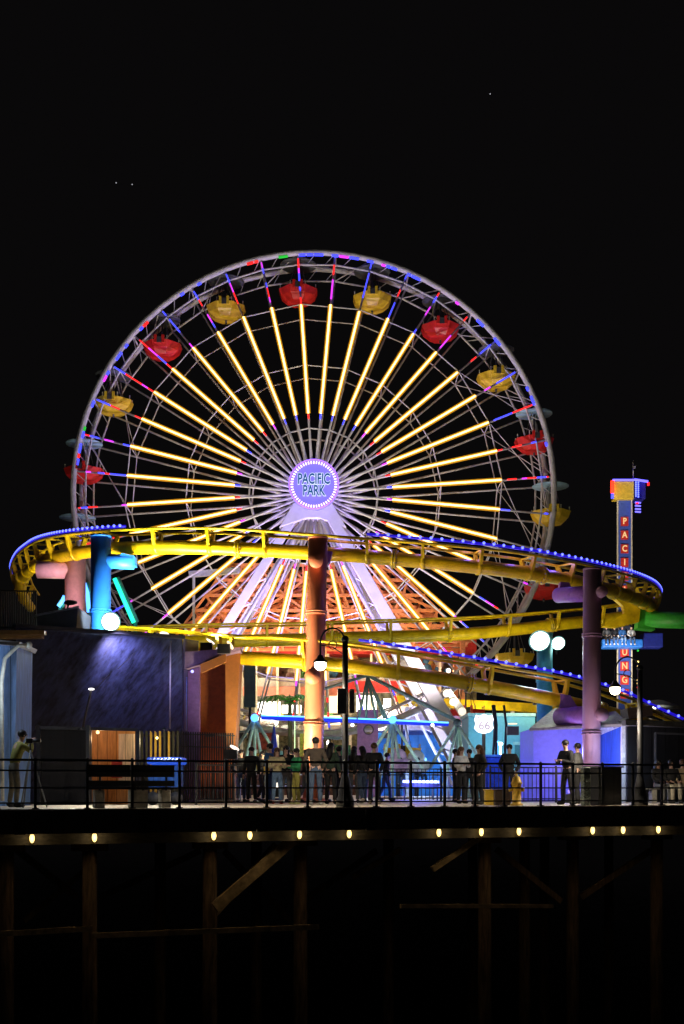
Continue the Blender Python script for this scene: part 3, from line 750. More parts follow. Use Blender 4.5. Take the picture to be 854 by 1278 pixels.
def goose(base, H, arm, drop, label, sgn=-1, r=.07, skirt=.22):
    b = Vector(base); o = thing('street_lamp', b, label, 'street lamp', 'gooseneck street lamps on the pier')
    mb = MB(); mb.lathe(b, [(skirt, 0), (skirt, .15), (skirt * .75, .3), (skirt * .8, .36), (r * 1.4, .7), (r * 1.1, .8), (r, H)], 12); mb.sphere(b + V(0, 0, H + .04), r * 1.3, 10, 6); mb.build('post', black_iron, o)
    pts = []; cx = b.x + sgn * arm / 2
    for i in range(17):
        t = PI * i / 16
        pts.append(V(cx - sgn * arm / 2 * math.cos(t), b.y, b.z + H - .05 + math.sin(t) * arm * .6))
    end = pts[-1]; pts.append(end + V(0, 0, -drop))
    mb = MB(); mb.tube(pts, .022, 8)
    mb.tube([V(cx + sgn * .0 + .1 * math.cos(k * PI / 8), b.y, b.z + H - .1 + .1 * math.sin(k * PI / 8)) for k in range(16)], .012, 5, closed=True)
    mb.tube([V(b.x, b.y, b.z + H - .35), V(cx, b.y, b.z + H - .15), end + V(0, 0, -.05)], .014, 5)
    mb.build('gooseneck_arm', black_iron, o)
    e = end + V(0, 0, -drop)
    mb = MB(); mb.lathe(e + V(0, 0, -.12), [(.17, -.02), (.16, .02), (.09, .08), (.05, .16)], 14); mb.build('lamp_shade', dark_steel, o)
    mb = MB(); mb.sphere(e + V(0, 0, -.2), .145, 14, 10, (1, 1, .95)); mb.build('globe', lamp_warm, o)
    light('POINT', 'lamp_light', e + V(0, .05, -.42), 55, (1, .82, .55), o, size=.14)
    light('SPOT', 'down_light', e + V(0, .05, -.42), 620, (1, .86, .66), o, e + V(0, .3, -3.5), .14, 150)
    return o
l1 = E(431, .35); l1y = l1.y
H1 = P(431, 800, l1y).z; goose(l1, H1, (431 - 400) / F * l1y, P(0, 795, l1y).z - P(0, 812, l1y).z, 'black gooseneck street lamp with grey box sign in the middle of the pier')
c = P(429.5, 875, l1y - .16)
mb = MB(); mb.box(c + V(-.05, 0, 0), (.22, .1, .62)); mb.box(c + V(.19, .05, 0), (.12, .1, .58)); k = mb.build('utility_box', [mat('grey box', (.55, .5, .46), .6)], None, bevel=.01); tag(k, 'grey utility box fixed halfway up the middle street lamp', 'box')
l2 = E(799, .35); l2y = l2.y
H2 = P(799, 836, l2y).z; goose(l2, H2, (799 - 768) / F * l2y, .28, 'black gooseneck street lamp at the right end of the pier')
# small path light
p = G(108, 33.5)
o = thing('path_light', p, 'thin leaning pole light standing against the dark blue wall', 'lamp')
t = P(114, 861, 33.5); mb = MB(); mb.tube([P(104, 905, 33.5) * 1, t], .03, 6); mb.tube([p, P(104, 905, 33.5)], .035, 6); mb.build('pole', dark_steel, o)
mb = MB(); mb.sphere(t + V(.0, 0, .02), .09, 10, 6, (1, 1, .35)); mb.build('lamp_head', emis('path light', (1, .95, .9), 3), o)

# ------------------------------------------------------------------ left buildings
wall_m = mat('dark blue shingle siding', (.04, .05, .11), .5, var=.6, scale=1.6, bump=.5, streak=(3, 3, .8))
for n_ in wall_m.node_tree.nodes:
    if n_.type == 'MAPPING': n_.vector_type = 'TEXTURE'; n_.inputs['Rotation'].default_value = (0, .65, 0); n_.inputs['Scale'].default_value = (.22, .3, 1.7)
bld = thing('dark_blue_building', G(120, 37), 'dark slate blue sided building with floodlight on its top edge', 'building')
def quad_wall(pts, depth, name, m, par):
    mb = MB(); mb.prism(pts, depth); return mb.build(name, m, par)
quad_wall([P(20, 1010, 35), P(228, 1003, 38), P(228, 797, 38), P(132, 791, 36.6), P(20, 783, 35)], (-.6, 2.4, 0), 'wall', wall_m, bld)
quad_wall([P(229, 1003, 38.05), P(248, 1001, 40), P(248, 800, 40), P(229, 797, 38.05)], (-.3, 2, 0), 'side_wall', mat('navy side', (.05, .05, .16), .6), bld)
mb = MB(); mb.beam(P(18, 781, 34.8), P(229, 795.5, 37.9), .25, .1); mb.build('roof_edge', dark_steel, bld)
for x0, y0, x1, y1, Y0, Y1 in ((20, 826, 228, 838, 35, 38), (20, 868, 228, 875, 35, 38)):
    pass
mb = MB(); mb.tube([P(213, 800, 37.5), P(212, 910, 37.5)], .022, 6); mb.build('drain_pipe', mat('white pipe', (.6, .6, .65), .4), bld)
# cladding battens, diagonal
mb = MB()
for i in range(15):
    x = 140 + R.random() * 30; 
mb.beam(P(147, 835, 36.6), P(168, 815, 36.8), .03, .02); mb.beam(P(120, 860, 36.2), P(136, 842, 36.4), .03, .02); mb.build('wall_cable', black_iron, bld)
mb = MB(); mb.prism([P(42, 786, 37), P(95, 788, 37.6), P(97, 758, 37.6), P(44, 768, 37)], (0, 2, 0)); mb.build('roof_hut', mat('dark hut', (.035, .04, .05), .7), bld)
mb = MB(); mb.beam(P(43, 768.5, 36.9), P(98, 757.5, 37.5), .2, .05); mb.build('hut_roof_edge', mat('grey trim', (.25, .25, .3), .6), bld)
mb = MB(); mb.sphere(P(88, 752, 37.7), .14, 8, 6, (1.6, 1, .6)); mb.tube([P(84, 760, 37.7), P(86, 752, 37.7)], .03, 6); mb.build('roof_spotlight', dark_steel, bld)
# upper balcony at far left
o = thing('rooftop_fence', P(20, 790, 35.5), 'black picket fence on the rooftop at the far left', 'fence')
mb = MB(); mb.beam(P(-12, 737, 35.5), P(46, 738, 35.8), .04); mb.beam(P(-12, 783, 35.5), P(46, 784, 35.8), .04); mb.build('rail_bar', black_iron, o)
mb = MB()
for i in range(20): x = -10 + i * 2.9; mb.beam(P(x, 737, 35.6), P(x, 786, 35.6), .022)
mb.build('pickets', black_iron, o)
mb = MB(); mb.box(P(2, 790, 34.6), (2.6, .3, .12)); mb.prism([P(-30, 790, 34.4), P(52, 792, 34.9), P(52, 796, 34.9), P(-30, 797, 34.4)], (0, .3, 0))
tag(mb.build('roof_eave', mat('tan fascia', (.4, .26, .1), .6)), 'tan roof edge board above the pale blue kiosk', 'roof edge')
k = thing('kiosk', G(8, 29.5), 'pale blue corrugated kiosk at the far left with bent white pipe', 'kiosk')
pb = planks('pale blue boards', (.22, .38, .72), width=.14, rough=.5)
mb = MB(); mb.prism([P(-60, 1012, 28.6), P(18, 1006, 29.5), P(21, 806, 29.5), P(-60, 800, 28.6)], (0, 1.5, 0)); mb.build('wall', pb, k)
mb = MB(); mb.prism([P(-60, 800, 28.4), P(22, 806, 29.4), P(25, 801, 29.6), P(-60, 794, 28.4)], (0, 1.7, 0)); mb.build('roof', mat('kiosk roof', (.5, .5, .52), .6), k)
mb = MB(); mb.tube([P(3, 1000, 28.7), P(2, 850, 28.7), P(6, 822, 28.7), P(22, 806, 28.8), P(36, 805, 29)], .05, 8); mb.sphere(P(36, 805, 29), .09, 8, 6); mb.build('vent_pipe', mat('cream pipe', (.75, .72, .6), .4), k)
light('POINT', 'kiosk_lamp', P(-12, 850, 27.6), 70, (.65, .8, 1), k, size=.2)
mb = MB(); mb.lathe(P(-12, 845, 27.6), [(.12, 0), (.14, .06), (.05, .14)], 12); mb.build('wall_lamp', emis('kiosk lamp', (.7, .85, 1), 3), k)

# dark fence with lit orange booth
df = thing('board_fence', G(50, 31.5), 'dark board fence behind the photographer', 'fence')
mb = MB(); mb.prism([P(46, 1009, 31.6), P(112, 1008, 32), P(112, 909, 32), P(46, 907, 31.6)], (0, .1, 0)); mb.build('fence_panel', planks('black boards', (.012, .01, .01), .2), df)
mb = MB(); mb.beam(P(44, 908, 31.5), P(172, 911, 32.3), .12, .08); mb.build('top_rail', dark_steel, df)
for x_ in (100, 205): light('SPOT', 'deck_fill', P(x_, 912, 30.9), 380, (1, .9, .7), df, G(x_, 29.2), .1, 96); mb = MB(); mb.lathe(P(x_, 911, 30.9), [(.07, 0), (.03, .06)], 10); mb.beam(P(x_, 910, 30.9), P(x_, 910, 31.6), .02); mb.build('fill_arm', dark_steel, df)  # lamps added on the fence to brighten the deck
for x in (48, 110): mb = MB(); mb.beam(G(x, 31.5), P(x, 905, 31.5), .1); mb.build('post', dark_steel, df)
bo = thing('booth', G(141, 32.6), 'orange-lit slatted booth window set in the dark fence', 'booth')
mb = MB(); mb.prism([P(113, 1004, 33.3), P(171, 1004, 33.6), P(171, 911, 33.6), P(113, 910, 33.3)], (0, .1, 0)); mb.build('slatted_wall', planks('orange lit slats', (.62, .28, .1), .13, axis='X'), bo)  # orange light on the slats is put into their colour
mb = MB(); mb.prism([P(148, 985, 33.15), P(168, 985, 33.3), P(168, 916, 33.3), P(148, 916, 33.15)], (0, .05, 0)); mb.build('pale_shutter', planks('cream slats', (.75, .55, .42), .1, axis='X'), bo)
mb = MB(); mb.beam(P(112, 911, 32.1), P(112, 1005, 32.1), .1); mb.beam(P(172, 912, 32.4), P(172, 1005, 32.4), .12); mb.beam(P(112, 982, 32.4), P(172, 983, 32.5), .1, .12); mb.build('booth_frame', dark_steel, bo)
mb = MB(); mb.box(P(146, 960, 33.0), (.3, .05, .5)); mb.build('red_panel', mat('dull red cloth', (.4, .04, .03), .8), bo)
light('POINT', 'booth_lamp', P(125, 922, 32.6), 12, (1, .6, .28), bo, size=.12)
mb = MB(); mb.sphere(P(122, 914, 32.7), .05, 8, 6); mb.build('booth_bulb', emis('booth bulb', (1, .6, .25), 3), bo)
sl = thing('slat_fence', G(190, 34), 'fence of uneven pale and yellow boards beside the booth', 'fence')
for i in range(9):
    x = 176 + i * 5.6; mb = MB(); mb.prism([G(x, 34), G(x + R.choice((2.2, 3)), 34), P(x + 2.6, 912 + R.random() * 4, 34), P(x, 912, 34)], (0, .04, 0))
    mb.build('board', R.choice([mat('yellow board', (.6, .38, .06), .7), mat('grey board', (.2, .19, .14), .8), mat('dark board', (.05, .05, .04), .8)]), sl)
for zz in (.4, 2.0): mb = MB(); mb.beam(G(174, 34.2, zz), G(226, 34.4, zz), .06); mb.build('cross_rail', dark_steel, sl)
light('POINT', 'fence_lamp', P(196, 925, 33.2), 22, (1, .8, .4), sl, size=.1)
mb = MB(); mb.sphere(P(196, 921, 33.3), .04, 8, 6); mb.build('fence_bulb', emis('fence bulb', (1, .7, .3), 3), sl)

# orange building
ob = thing('orange_building', G(262, 40), 'orange and brown building with sloping purple canopy behind the spear fence', 'building')
brn = mat('brown orange panel', (.3, .07, .015), .7, var=.2); orn = mat('orange plaster', (.42, .14, .025), .7, var=.12)
mb = MB(); mb.prism([P(250, 1002, 40), P(283, 1002, 40), P(283, 815, 40), P(250, 815, 40)], (0, 1.5, 0)); mb.build('back_wall', brn, ob)
mb = MB(); mb.prism([P(283, 1003, 39), P(290, 1003, 39), P(300, 808, 39), P(281, 809, 39)], (0, 1.2, 0)); mb.build('leaning_pillar', orn, ob)
mb = MB(); mb.prism([P(226, 814, 38.2), P(300, 808, 38.4), P(300, 812, 38.4), P(282, 816, 38.4), P(250, 829, 38.2), P(228, 836, 38.2)], (0, 1.8, 0)); mb.build('canopy', mat('purple grey canopy', (.28, .18, .28), .7), ob)
mb = MB(); mb.prism([P(250, 829, 38.1), P(282, 816, 38.1), P(282, 826, 38.1), P(251, 840, 38.1)], (0, .2, 0)); mb.build('canopy_edge', orn, ob)
mb = MB(); mb.prism([P(229, 1003, 38.6), P(249, 1002, 38.6), P(249, 832, 38.6), P(229, 840, 38.6)], (0, .3, 0)); mb.build('purple_panel', mat('purple panel', (.2, .1, .3), .7), ob)
mb = MB(); mb.tube([P(232, 845, 38.4), P(231, 912, 38.4)], .05, 6); mb.build('downpipe', mat('blue pipe', (.12, .2, .7), .5), ob)
mb = MB(); mb.box(P(262, 918, 39.5), (.25, .15, .1)); mb.build('lamp_housing', dark_steel, ob)
light('SPOT', 'canopy_lamp', P(268, 985, 38.9), 45, (1, .62, .3), ob, P(276, 840, 40), .15, 150)
light('POINT', 'violet_lamp', P(238, 850, 37.2), 14, (.35, .3, 1), ob, size=.15)
mb = MB(); mb.sphere(P(240, 838, 37.3), .05, 8, 6); mb.build('violet_bulb', emis('violet bulb', (.3, .3, 1), 3), ob)

# neon bits behind blue column
for nm, pts, m_, lb in (('neon_tube', [(143, 722), (153, 745), (167, 777)], emis('green neon', (.02, 1, .55), 1.6), 'green neon tube slanting beside the bright blue column'),
                    ('neon_tube', [(105, 728), (109, 740), (110, 752), (111, 764)], neon_blue, 'blue neon ribbon between the pink and blue columns'),
                    ('neon_tube', [(81, 744), (78, 750), (73, 757)], neon_blue, 'short blue neon ribbon left of the pink column')):
    o = thing(nm, P(pts[0][0], pts[0][1], 47), lb, 'neon light'); mb = MB(); mb.tube([P(x, y, 47) for x, y in pts], .085, 8); mb.build('glass_tube', m_, o)
    mb = MB(); mb.tube([P(x + 2, y, 47.3) for x, y in pts], .16, 8); mb.tube([P(pts[-1][0] + 2, pts[-1][1], 47.3), P(pts[-1][0] + 2, 1000, 47.3)], .08, 6); mb.build('mount', mat('teal mount', (.03, .3, .25), .5), o)

# ------------------------------------------------------------------ right buildings
hut = thing('lavender_hut', G(722, 41), 'lavender lit hut with grey hipped roof and white corner trim', 'hut')
mb = MB(); mb.prism([P(666, 1002, 40), P(752, 1002, 40), P(752, 909, 40), P(666, 909, 40)], (0, 3, 0)); mb.build('front_wall', mat('lavender plaster', (.27, .26, .8), .6, var=.08), hut)
mb = MB(); mb.prism([P(749, 1003, 39.7), P(777, 1005, 37.6), P(777, 905, 37.6), P(749, 911, 39.7)], (.3, .4, 0)); mb.build('boarded_wall', planks('blue boards', (.04, .13, .6), .22, rough=.5), hut)
mb = MB(); mb.prism([P(776, 1006, 37.4), P(781, 1006, 37.4), P(782, 896, 37.4), P(777, 898, 37.4)], (0, .2, 0)); mb.build('corner_trim', mat('white trim', (.75, .75, .75), .5), hut)
mb = MB(); mb.prism([P(749, 909, 39.5), P(782, 896, 37.3), P(782, 904, 37.3), P(749, 918, 39.5)], (0, .15, 0)); mb.build('fascia', mat('white trim', (.75, .75, .75), .5), hut)
a_, b_, c_, d_ = P(661, 909, 39.6), P(785, 903, 37), P(780, 906, 42), P(662, 912, 43.2); pk1 = P(692, 884, 41.5); pk2 = P(765, 884, 41)
mb = MB(); mb.add([a_, b_, c_, d_, pk1, pk2, a_ + V(0, 0, -.08), b_ + V(0, 0, -.08), c_ + V(0, 0, -.08), d_ + V(0, 0, -.08)], [(0, 1, 5, 4), (1, 2, 5), (2, 3, 4, 5), (3, 0, 4), (0, 6, 7, 1), (1, 7, 8, 2), (2, 8, 9, 3), (3, 9, 6, 0), (6, 9, 8, 7)])
mb.build('roof', mat('grey tan shingles', (.4, .37, .34), .8, var=.25, scale=8, bump=.3), hut)
light('POINT', 'hut_fill', P(712, 950, 38.4), 110, (.45, .42, 1), hut, size=.3)  # added light that brightens the front wall
mb = MB(); mb.lathe(P(738, 950, 38.6), [(.1, 0), (.12, .05), (.06, .12)], 10); mb.build('hut_fill_fitting', emis('violet fill fitting', (.5, .45, 1), .8), hut)  # fitting added for the fill light, hidden behind the mauve column
light('POINT', 'board_fill', P(765, 945, 36.6), 50, (.4, .6, 1), hut, size=.2)  # added light with no lamp, brightens the boarded wall
cy = thing('turquoise_building', G(628, 52), 'low bright turquoise building behind the shield sign', 'building')
mb = MB(); mb.prism([P(585, 998, 52), P(668, 998, 52), P(668, 894, 52), P(585, 893, 52)], (0, 3, 0)); mb.build('wall', mat('turquoise plaster', (.16, .5, .66), .6, var=.08), cy)
mb = MB(); mb.box(*TB(643, 930, 659, 996, 51.9, .08)); mb.build('door', mat('teal door', (.06, .22, .3), .6), cy)
mb = MB(); mb.box(*TB(584, 890, 669, 894, 51.8, 3.4)); mb.build('roof_edge', mat('pale cyan trim', (.4, .7, .75), .6), cy)
mb = MB(); mb.box(*TB(641, 926, 661, 929.5, 51.85, .1)); mb.build('door_lintel', mat('pale cyan trim', (.4, .7, .75), .6), cy)
light('POINT', 'cyan_lamp', P(625, 925, 49.6), 200, (.6, .9, 1), cy, size=.3)
mb = MB(); mb.lathe(P(625, 930, 49.6), [(.08, 0), (.1, .05), (.05, .12)], 10); mb.tube([P(625, 930, 49.6), G(625, 49.6)], .03, 6); mb.build('area_lamp', lamp_white, cy)
rb = thing('dark_shed', G(820, 37), 'dark unlit shed at the right end behind the seated people', 'shed')
mb = MB(); mb.prism([P(783, 1005, 37.2), P(920, 1002, 39), P(920, 905, 39), P(783, 900, 37.2)], (0, 3, 0)); mb.build('wall', planks('near black boards', (.03, .028, .028), .25), rb)
mb = MB(); mb.prism([P(781, 898, 36.7), P(920, 903, 38.5), P(920, 910, 38.5), P(781, 905, 36.7)], (0, 4, 0)); mb.build('roof', mat('dark grey roof', (.1, .095, .09), .7), rb)
mb = MB(); mb.beam(P(818, 1003, 37.3), P(818, 915, 37.3), .06); mb.beam(P(818, 915, 37.3), P(870, 917, 37.7), .06); mb.build('door_frame', mat('grey frame', (.1, .1, .1), .6), rb)
mb = MB(); mb.prism([P(785, 897, 38), P(815, 893, 38), P(815, 880, 38), P(783, 884, 38)], (0, 1, 0)); mb.build('roof_vent', mat('brown vent', (.2, .14, .12), .7), rb)
sc = thing('canopy_lamp', P(826, 885, 44), 'small pale canopy with one white lamp beyond the dark shed', 'lamp')
mb = MB(); mb.lathe(P(820, 884, 44), [(.9, 0), (.8, .1), (.2, .3)], 16); mb.build('shade', mat('pale shade', (.3, .32, .3), .6), sc)
mb = MB(); mb.sphere(P(816, 883, 43), .1, 8, 6); mb.build('bulb', emis('soft white bulb', (1, .95, .8), 3), sc)
light('POINT', 'glow', P(816, 886, 42.9), 25, (1, .95, .85), sc, size=.1)
mb = MB(); mb.tube([P(829, 886, 44), G(829, 44)], .05, 6); mb.build('pole', dark_steel, sc)

# shield sign
ss = thing('shield_sign', G(604, 33.5), 'glowing white route 66 shield sign on a black post', 'sign')
mb = MB(); mb.tube([G(604, 33.5), P(604, 915, 33.5)], .05, 8); mb.build('post', black_iron, ss)
shp = [(-10, -11), (-6, -9.5), (0, -12), (6, -9.5), (10, -11), (12, -5), (10.5, 0), (12, 6), (8, 10.5), (0, 13), (-8, 10.5), (-12, 6), (-10.5, 0), (-12, -5)]
mb = MB(); mb.prism([P(604.5 + x, 903 + y, 33.4) for x, y in shp], (0, .12, 0)); f = mb.build('shield_face', emis('white shield', (1, .95, 1), 1.6), ss, bevel=.01)
text_mesh('66', .34, P(604.5, 906, 33.4).x, 33.37, P(604.5, 906, 33.4).z, emis('pale numerals', (.35, .3, .4), .9), 'numerals', f, 1.0, .004)
text_mesh('ROUTE', .11, P(604.5, 896, 33.4).x, 33.37, P(604.5, 896, 33.4).z, emis('pale numerals', (.35, .3, .4), .9), 'word', f, 1.1, .002)
light('POINT', 'sign_glow', P(604, 903, 32.9), 14, (1, .95, 1), ss, size=.2)

# ------------------------------------------------------------------ rides and station in the middle
st = thing('ride_station', G(430, 78), 'two storey ride station with red roof bands and lit openings behind the wheel', 'building')
SYD = 76.0
def SB(x0, y0, x1, y1, m, name, dy=0, dep=.5, par=None): 
    mb = MB(); mb.box(*TB(x0, y0, x1, y1, SYD + dy, dep)); return mb.build(name, m, par or st)
redm = mat('red fascia', (.7, .05, .05), .5, var=.15); pinkm = mat('salmon fascia', (.72, .26, .2), .6, var=.15)
SB(262, 790, 595, 816, redm, 'upper_fascia', 0, 3)
SB(262, 785, 595, 790, mat('grey roof edge', (.35, .33, .38), .6), 'roof_edge', -.3, 3.4)
SB(262, 816, 595, 1000, mat('olive back wall', (.28, .25, .15), .8, var=.6, scale=3), 'back_wall', 2.2, .4)
SB(262, 846, 595, 857, mat('grey balcony', (.45, .43, .42), .6), 'balcony_slab', -.2, 2.4)
SB(262, 857, 430, 868, pinkm, 'lower_fascia', -.4, .5); SB(430, 850, 525, 864, redm, 'sign_fascia', -1.2, .5)
SB(262, 905, 595, 911, mat('grey balcony', (.45, .43, .42), .6), 'counter_slab', -.3, 2.2)
for i, x in enumerate((300, 318, 345, 372, 408, 436, 462, 492, 520, 548, 574)):
    SB(x, 816, x + 3, 1000, mat('cream post', (.6, .55, .42), .6), 'post', -.6, .3)
for x0, y0, x1, y1 in ((322, 876, 350, 899), (410, 868, 428, 890), (400, 893, 425, 912), (479, 872, 488, 905), (500, 868, 515, 890), (352, 880, 376, 890), (445, 868, 470, 888)):
    SB(x0, y0, x1, y1, lamp_white if (x0 + y0) % 3 else emis('warm shop light', (1, .75, .4), 2.2), 'light_panel', .6, .1)
for i in range(46):
    x = 300 + R.random() * 280; y = R.choice((826, 836, 843, 893, 902)) + R.random() * 3; s_ = .2 + R.random() * .3
    c, _ = TB(x, y, x + 1, y + 1, SYD + .9)
    mb = MB(); mb.sphere(c, s_, 8, 6, (1, .8, 1.2)); mb.sphere((c[0], c[1], c[2] + s_ * 1.3), s_ * .6, 8, 6)
    mb.build('plush_prize', mat('plush %d' % (i % 6), [(.6, .5, .1), (.15, .45, .15), (.6, .15, .1), (.1, .3, .6), (.6, .55, .5), (.5, .25, .1)][i % 6], .9), st)
for x, y, en, cc in ((330, 830, 200, (1, .85, .6)), (470, 832, 200, (1, .8, .5)), (340, 900, 180, (.85, 1, .8)), (480, 885, 200, (1, .95, .7)), (560, 840, 150, (1, .6, .4)), (410, 930, 90, (1, .9, .7))):
    light('POINT', 'station_lamp', P(x, y, SYD - 1.6), en, cc, st, size=.3)
    mb = MB(); mb.sphere(P(x, y - 3, SYD - 1.4), .14, 8, 6); mb.build('ceiling_bulb', lamp_white, st)
SB(262, 940, 595, 1000, mat('dark lower band', (.1, .05, .04), .7, var=.6, scale=3), 'lower_band', -.9, .3)  # dark band added to darken the lower back wall
# lavender canopy and blue wave wall
bw = thing('blue_ride_backdrop', G(530, 68), 'bright blue curved ride backdrop with lavender arched canopy', 'ride backdrop')
mb = MB()
pts = [P(190 / 4.495 + 430 + i * 105 / 12, 905 + 2 * math.sin(i / 12 * PI), 68) + V(0, 1.2 * math.sin(i / 12 * PI), 0) for i in range(13)]
for i in range(12):
    a, b = pts[i], pts[i + 1]; mb.add([a, b, V(b.x, b.y, 0), V(a.x, a.y, 0)], [(0, 1, 2, 3)])
o = mb.build('backdrop_wall', mat('blue backdrop', (.03, .25, .75), .5, var=.25, scale=.8), bw); sm = o.modifiers.new('s', 'SOLIDIFY'); sm.thickness = .12
mb = MB(); mb.prism([P(455, 912, 67.5)] + [P(455 + i * 12.6, 912 - 30 * math.sin(i / 10 * PI) ** .7 - 0, 67.5) for i in range(1, 10)] + [P(583, 910, 67.5)], (0, 2, 0)); mb.build('arched_canopy', mat('lavender canopy', (.5, .48, .75), .5), bw)
mb = MB()
for i in range(12):
    a, b = pts[i], pts[i + 1]; mb.beam(a + V(0, -.1, -.2), b + V(0, -.1, -.2), .1, .5)
mb.build('dark_band', mat('dark blue band', (.02, .06, .3), .5), bw)
light('POINT', 'backdrop_lamp', P(530, 950, 64.6), 420, (.35, .55, 1), bw, size=.3)
mb = MB(); mb.sphere(P(530, 948, 64.8), .12, 8, 6); mb.build('backdrop_bulb', neon_blue, bw)
light('POINT', 'canopy_fill', P(520, 893, 64.5), 130, (.75, .65, 1), bw, size=.3)  # added light with no lamp, brightens the arched canopy
# yellow loading platform
yp = thing('loading_platform', G(600, 66), 'yellow roofed loading platform to the right of the wheel leg', 'platform')
mb = MB(); mb.prism([P(495, 868, 66), P(560, 872, 66), P(740, 882, 66), P(740, 893, 66), P(620, 886, 66), P(495, 880, 66)], (0, .6, 0)); mb.build('yellow_beam', yellow_track, yp)
mb = MB(); mb.box(*TB(498, 853, 548, 868, 66.5, .3)); mb.build('orange_panel', mat('orange panel', (.8, .32, .03), .5), yp)
for x in (508, 560, 640, 735): mb = MB(); mb.beam(P(x, 882, 66.3), G(x, 66.3), .2); mb.build('post', mat('grey steel', (.4, .44, .5), .5), yp)
light('POINT', 'platform_lamp', P(600, 905, 64.5), 400, (1, .85, .5), yp, size=.3)
light('POINT', 'panel_lamp', P(525, 850, 64.6), 150, (1, .8, .4), yp, size=.3)
mb = MB(); mb.sphere(P(600, 903, 64.6), .12, 8, 6); mb.sphere(P(525, 848, 64.6), .1, 8, 6); mb.build('platform_bulb', lamp_white, yp)
# purple panel with round hole
pp = thing('purple_panel', G(458, 52), 'upright purple board with a round porthole in the ride area', 'panel')
mb = MB(); n = 24; cx, cy_ = 460, 911
ring_in = [P(cx + 6.5 * math.cos(2 * PI * i / n), cy_ + 6.5 * math.sin(2 * PI * i / n), 52) for i in range(n)]
def sqp(i):
    t = 2 * PI * i / n; c_, s_ = math.cos(t), math.sin(t); k = max(abs(c_), abs(s_)); return P(cx - 1 + 13 * c_ / k, cy_ - 1 + (24 if s_ < 0 else 85) * s_ / k, 52)
outp = [sqp(i) for i in range(n)]
mb.add(ring_in + outp, [(i, (i + 1) % n, n + (i + 1) % n, n + i) for i in range(n)])
o = mb.build('board', mat('mauve board', (.5, .2, .42), .5), pp); sm = o.modifiers.new('s', 'SOLIDIFY'); sm.thickness = .15
mb = MB(); mb.tube([p + V(0, -.1, 0) for p in ring_in], .05, 6, closed=True); mb.build('porthole_rim', mat('dark rim', (.12, .08, .14), .4), pp)

# tent-like ride frame with blue neon
rf_ = thing('tubular_ride', G(450, 49), 'green-white tubular ride frame with spread legs and blue neon cross bar', 'ride frame')
fm = mat('pale green tube', (.42, .55, .42), .45); dk = mat('mid green tube', (.2, .26, .2), .5)
Yf = 49
def tb(pts, r, m, name): mb = MB(); mb.tube([P(x, y, Y) for x, y, Y in pts], r, 8); mb.build(name, m, rf_)
for n_, (x, y) in enumerate(((318, 897), (490, 899), (571, 903))):
    for dx, dy, dY in ((-34, 55, 1), (-17, 78, -1), (0, 100, 0), (16, 92, 1.5), (38, 62, -1)):
        tb([(x, y, Yf), (x + dx, min(y + dy, 996), Yf + dY)], .07, fm, 'leg')
    mb = MB(); mb.sphere(P(x, y - 1, Yf - .1), .17, 10, 8); mb.build('node_cap', neon_blue if n_ < 2 else mat('dark tube', (.08, .1, .09)), rf_)
tb([(459, 843, Yf), (385, 866, Yf)], .06, dk, 'top_stay'); tb([(459, 843, Yf), (573, 901, Yf)], .08, dk, 'top_stay')
for x, y in ((447, 900), (457, 900), (470, 899), (484, 898), (480, 897)): tb([(459, 845, Yf), (x, y, Yf)], .055, mat('dark green tube', (.16, .22, .15), .5), 'mast_leg')
tb([(326, 893, Yf - .15), (392, 895, Yf - .15), (445, 897, Yf - .15)], .028, neon_core, 'neon_bar'); tb([(447, 897, Yf - .15), (560, 902, Yf - .15)], .034, neon_core, 'neon_bar')
light('POINT', 'frame_fill', P(440, 935, 46.8), 130, (.8, 1, .8), rf_, size=.2)  # lights added to brighten the ride legs
light('POINT', 'frame_fill', P(345, 925, 46.8), 90, (.8, 1, .85), rf_, size=.2)
light('POINT', 'frame_fill', P(540, 930, 46.8), 90, (.6, .8, 1), rf_, size=.2)
for x_, y_ in ((440, 905), (345, 903), (540, 905)): mb = MB(); mb.sphere(P(x_, y_, 48.4), .07, 8, 6); mb.build('fill_bulb', lamp_white, rf_)  # bulbs added to go with the fill lights
tb([(326, 896, Yf), (560, 904, Yf)], .085, emis('blue neon halo', (.015, .04, 1), .7), 'halo_beam')  # beam made emissive to stand in for the neon's blue halo
for i, (x, y, c_) in enumerate(((497, 948, (.6, .35, .45)), (520, 950, (.55, .5, .45)), (346, 950, (.2, .4, .3)))):
    g = thing('ride_car', G(x, 50, .4), ['pinkish ride car below the blue neon bar, left one', 'cream ride car below the blue neon bar, right one', 'green ride car behind the crowd at left'][i], 'ride car', 'cars of the tubular ride')
    p = P(x, y, 50)
    mb = MB(); mb.lathe(p + V(0, 0, -.5), [(.35, 0), (.55, .15), (.6, .5), (.5, .52), (.4, .2)], 14); mb.build('tub', mat('ride tub %d' % i, c_, .4), g)
    mb = MB(); mb.sphere(p + V(0, .3, .1), .4, 10, 6, (1, .35, 1)); mb.build('seat_back', mat('ride tub %d' % i, c_, .4), g)
    mb = MB(); mb.tube([p + V(0, 0, -.5), V(p.x, p.y, .1)], .1, 8); mb.build('pedestal', dark_steel, g)
g = thing('light_bar', G(527, 43), 'row of blue leds glowing behind the picket fence', 'led bar')
mb = MB(); mb.beam(P(503, 975.5, 43), P(548, 976, 43), .1, .09); mb.build('led_row', emis('hot blue led row', (.25, .3, 1), 9), g)
mb = MB(); mb.beam(P(500, 980, 43.1), P(551, 980.5, 43.1), .25, .12); mb.beam(P(505, 981, 43.1), G(505, 43.1), .06); mb.beam(P(546, 981, 43.1), G(546, 43.1), .06); mb.build('frame', dark_steel, g)
light('POINT', 'blue_fill', P(526, 978, 42.5), 330, (.1, .12, 1), g, size=.4)
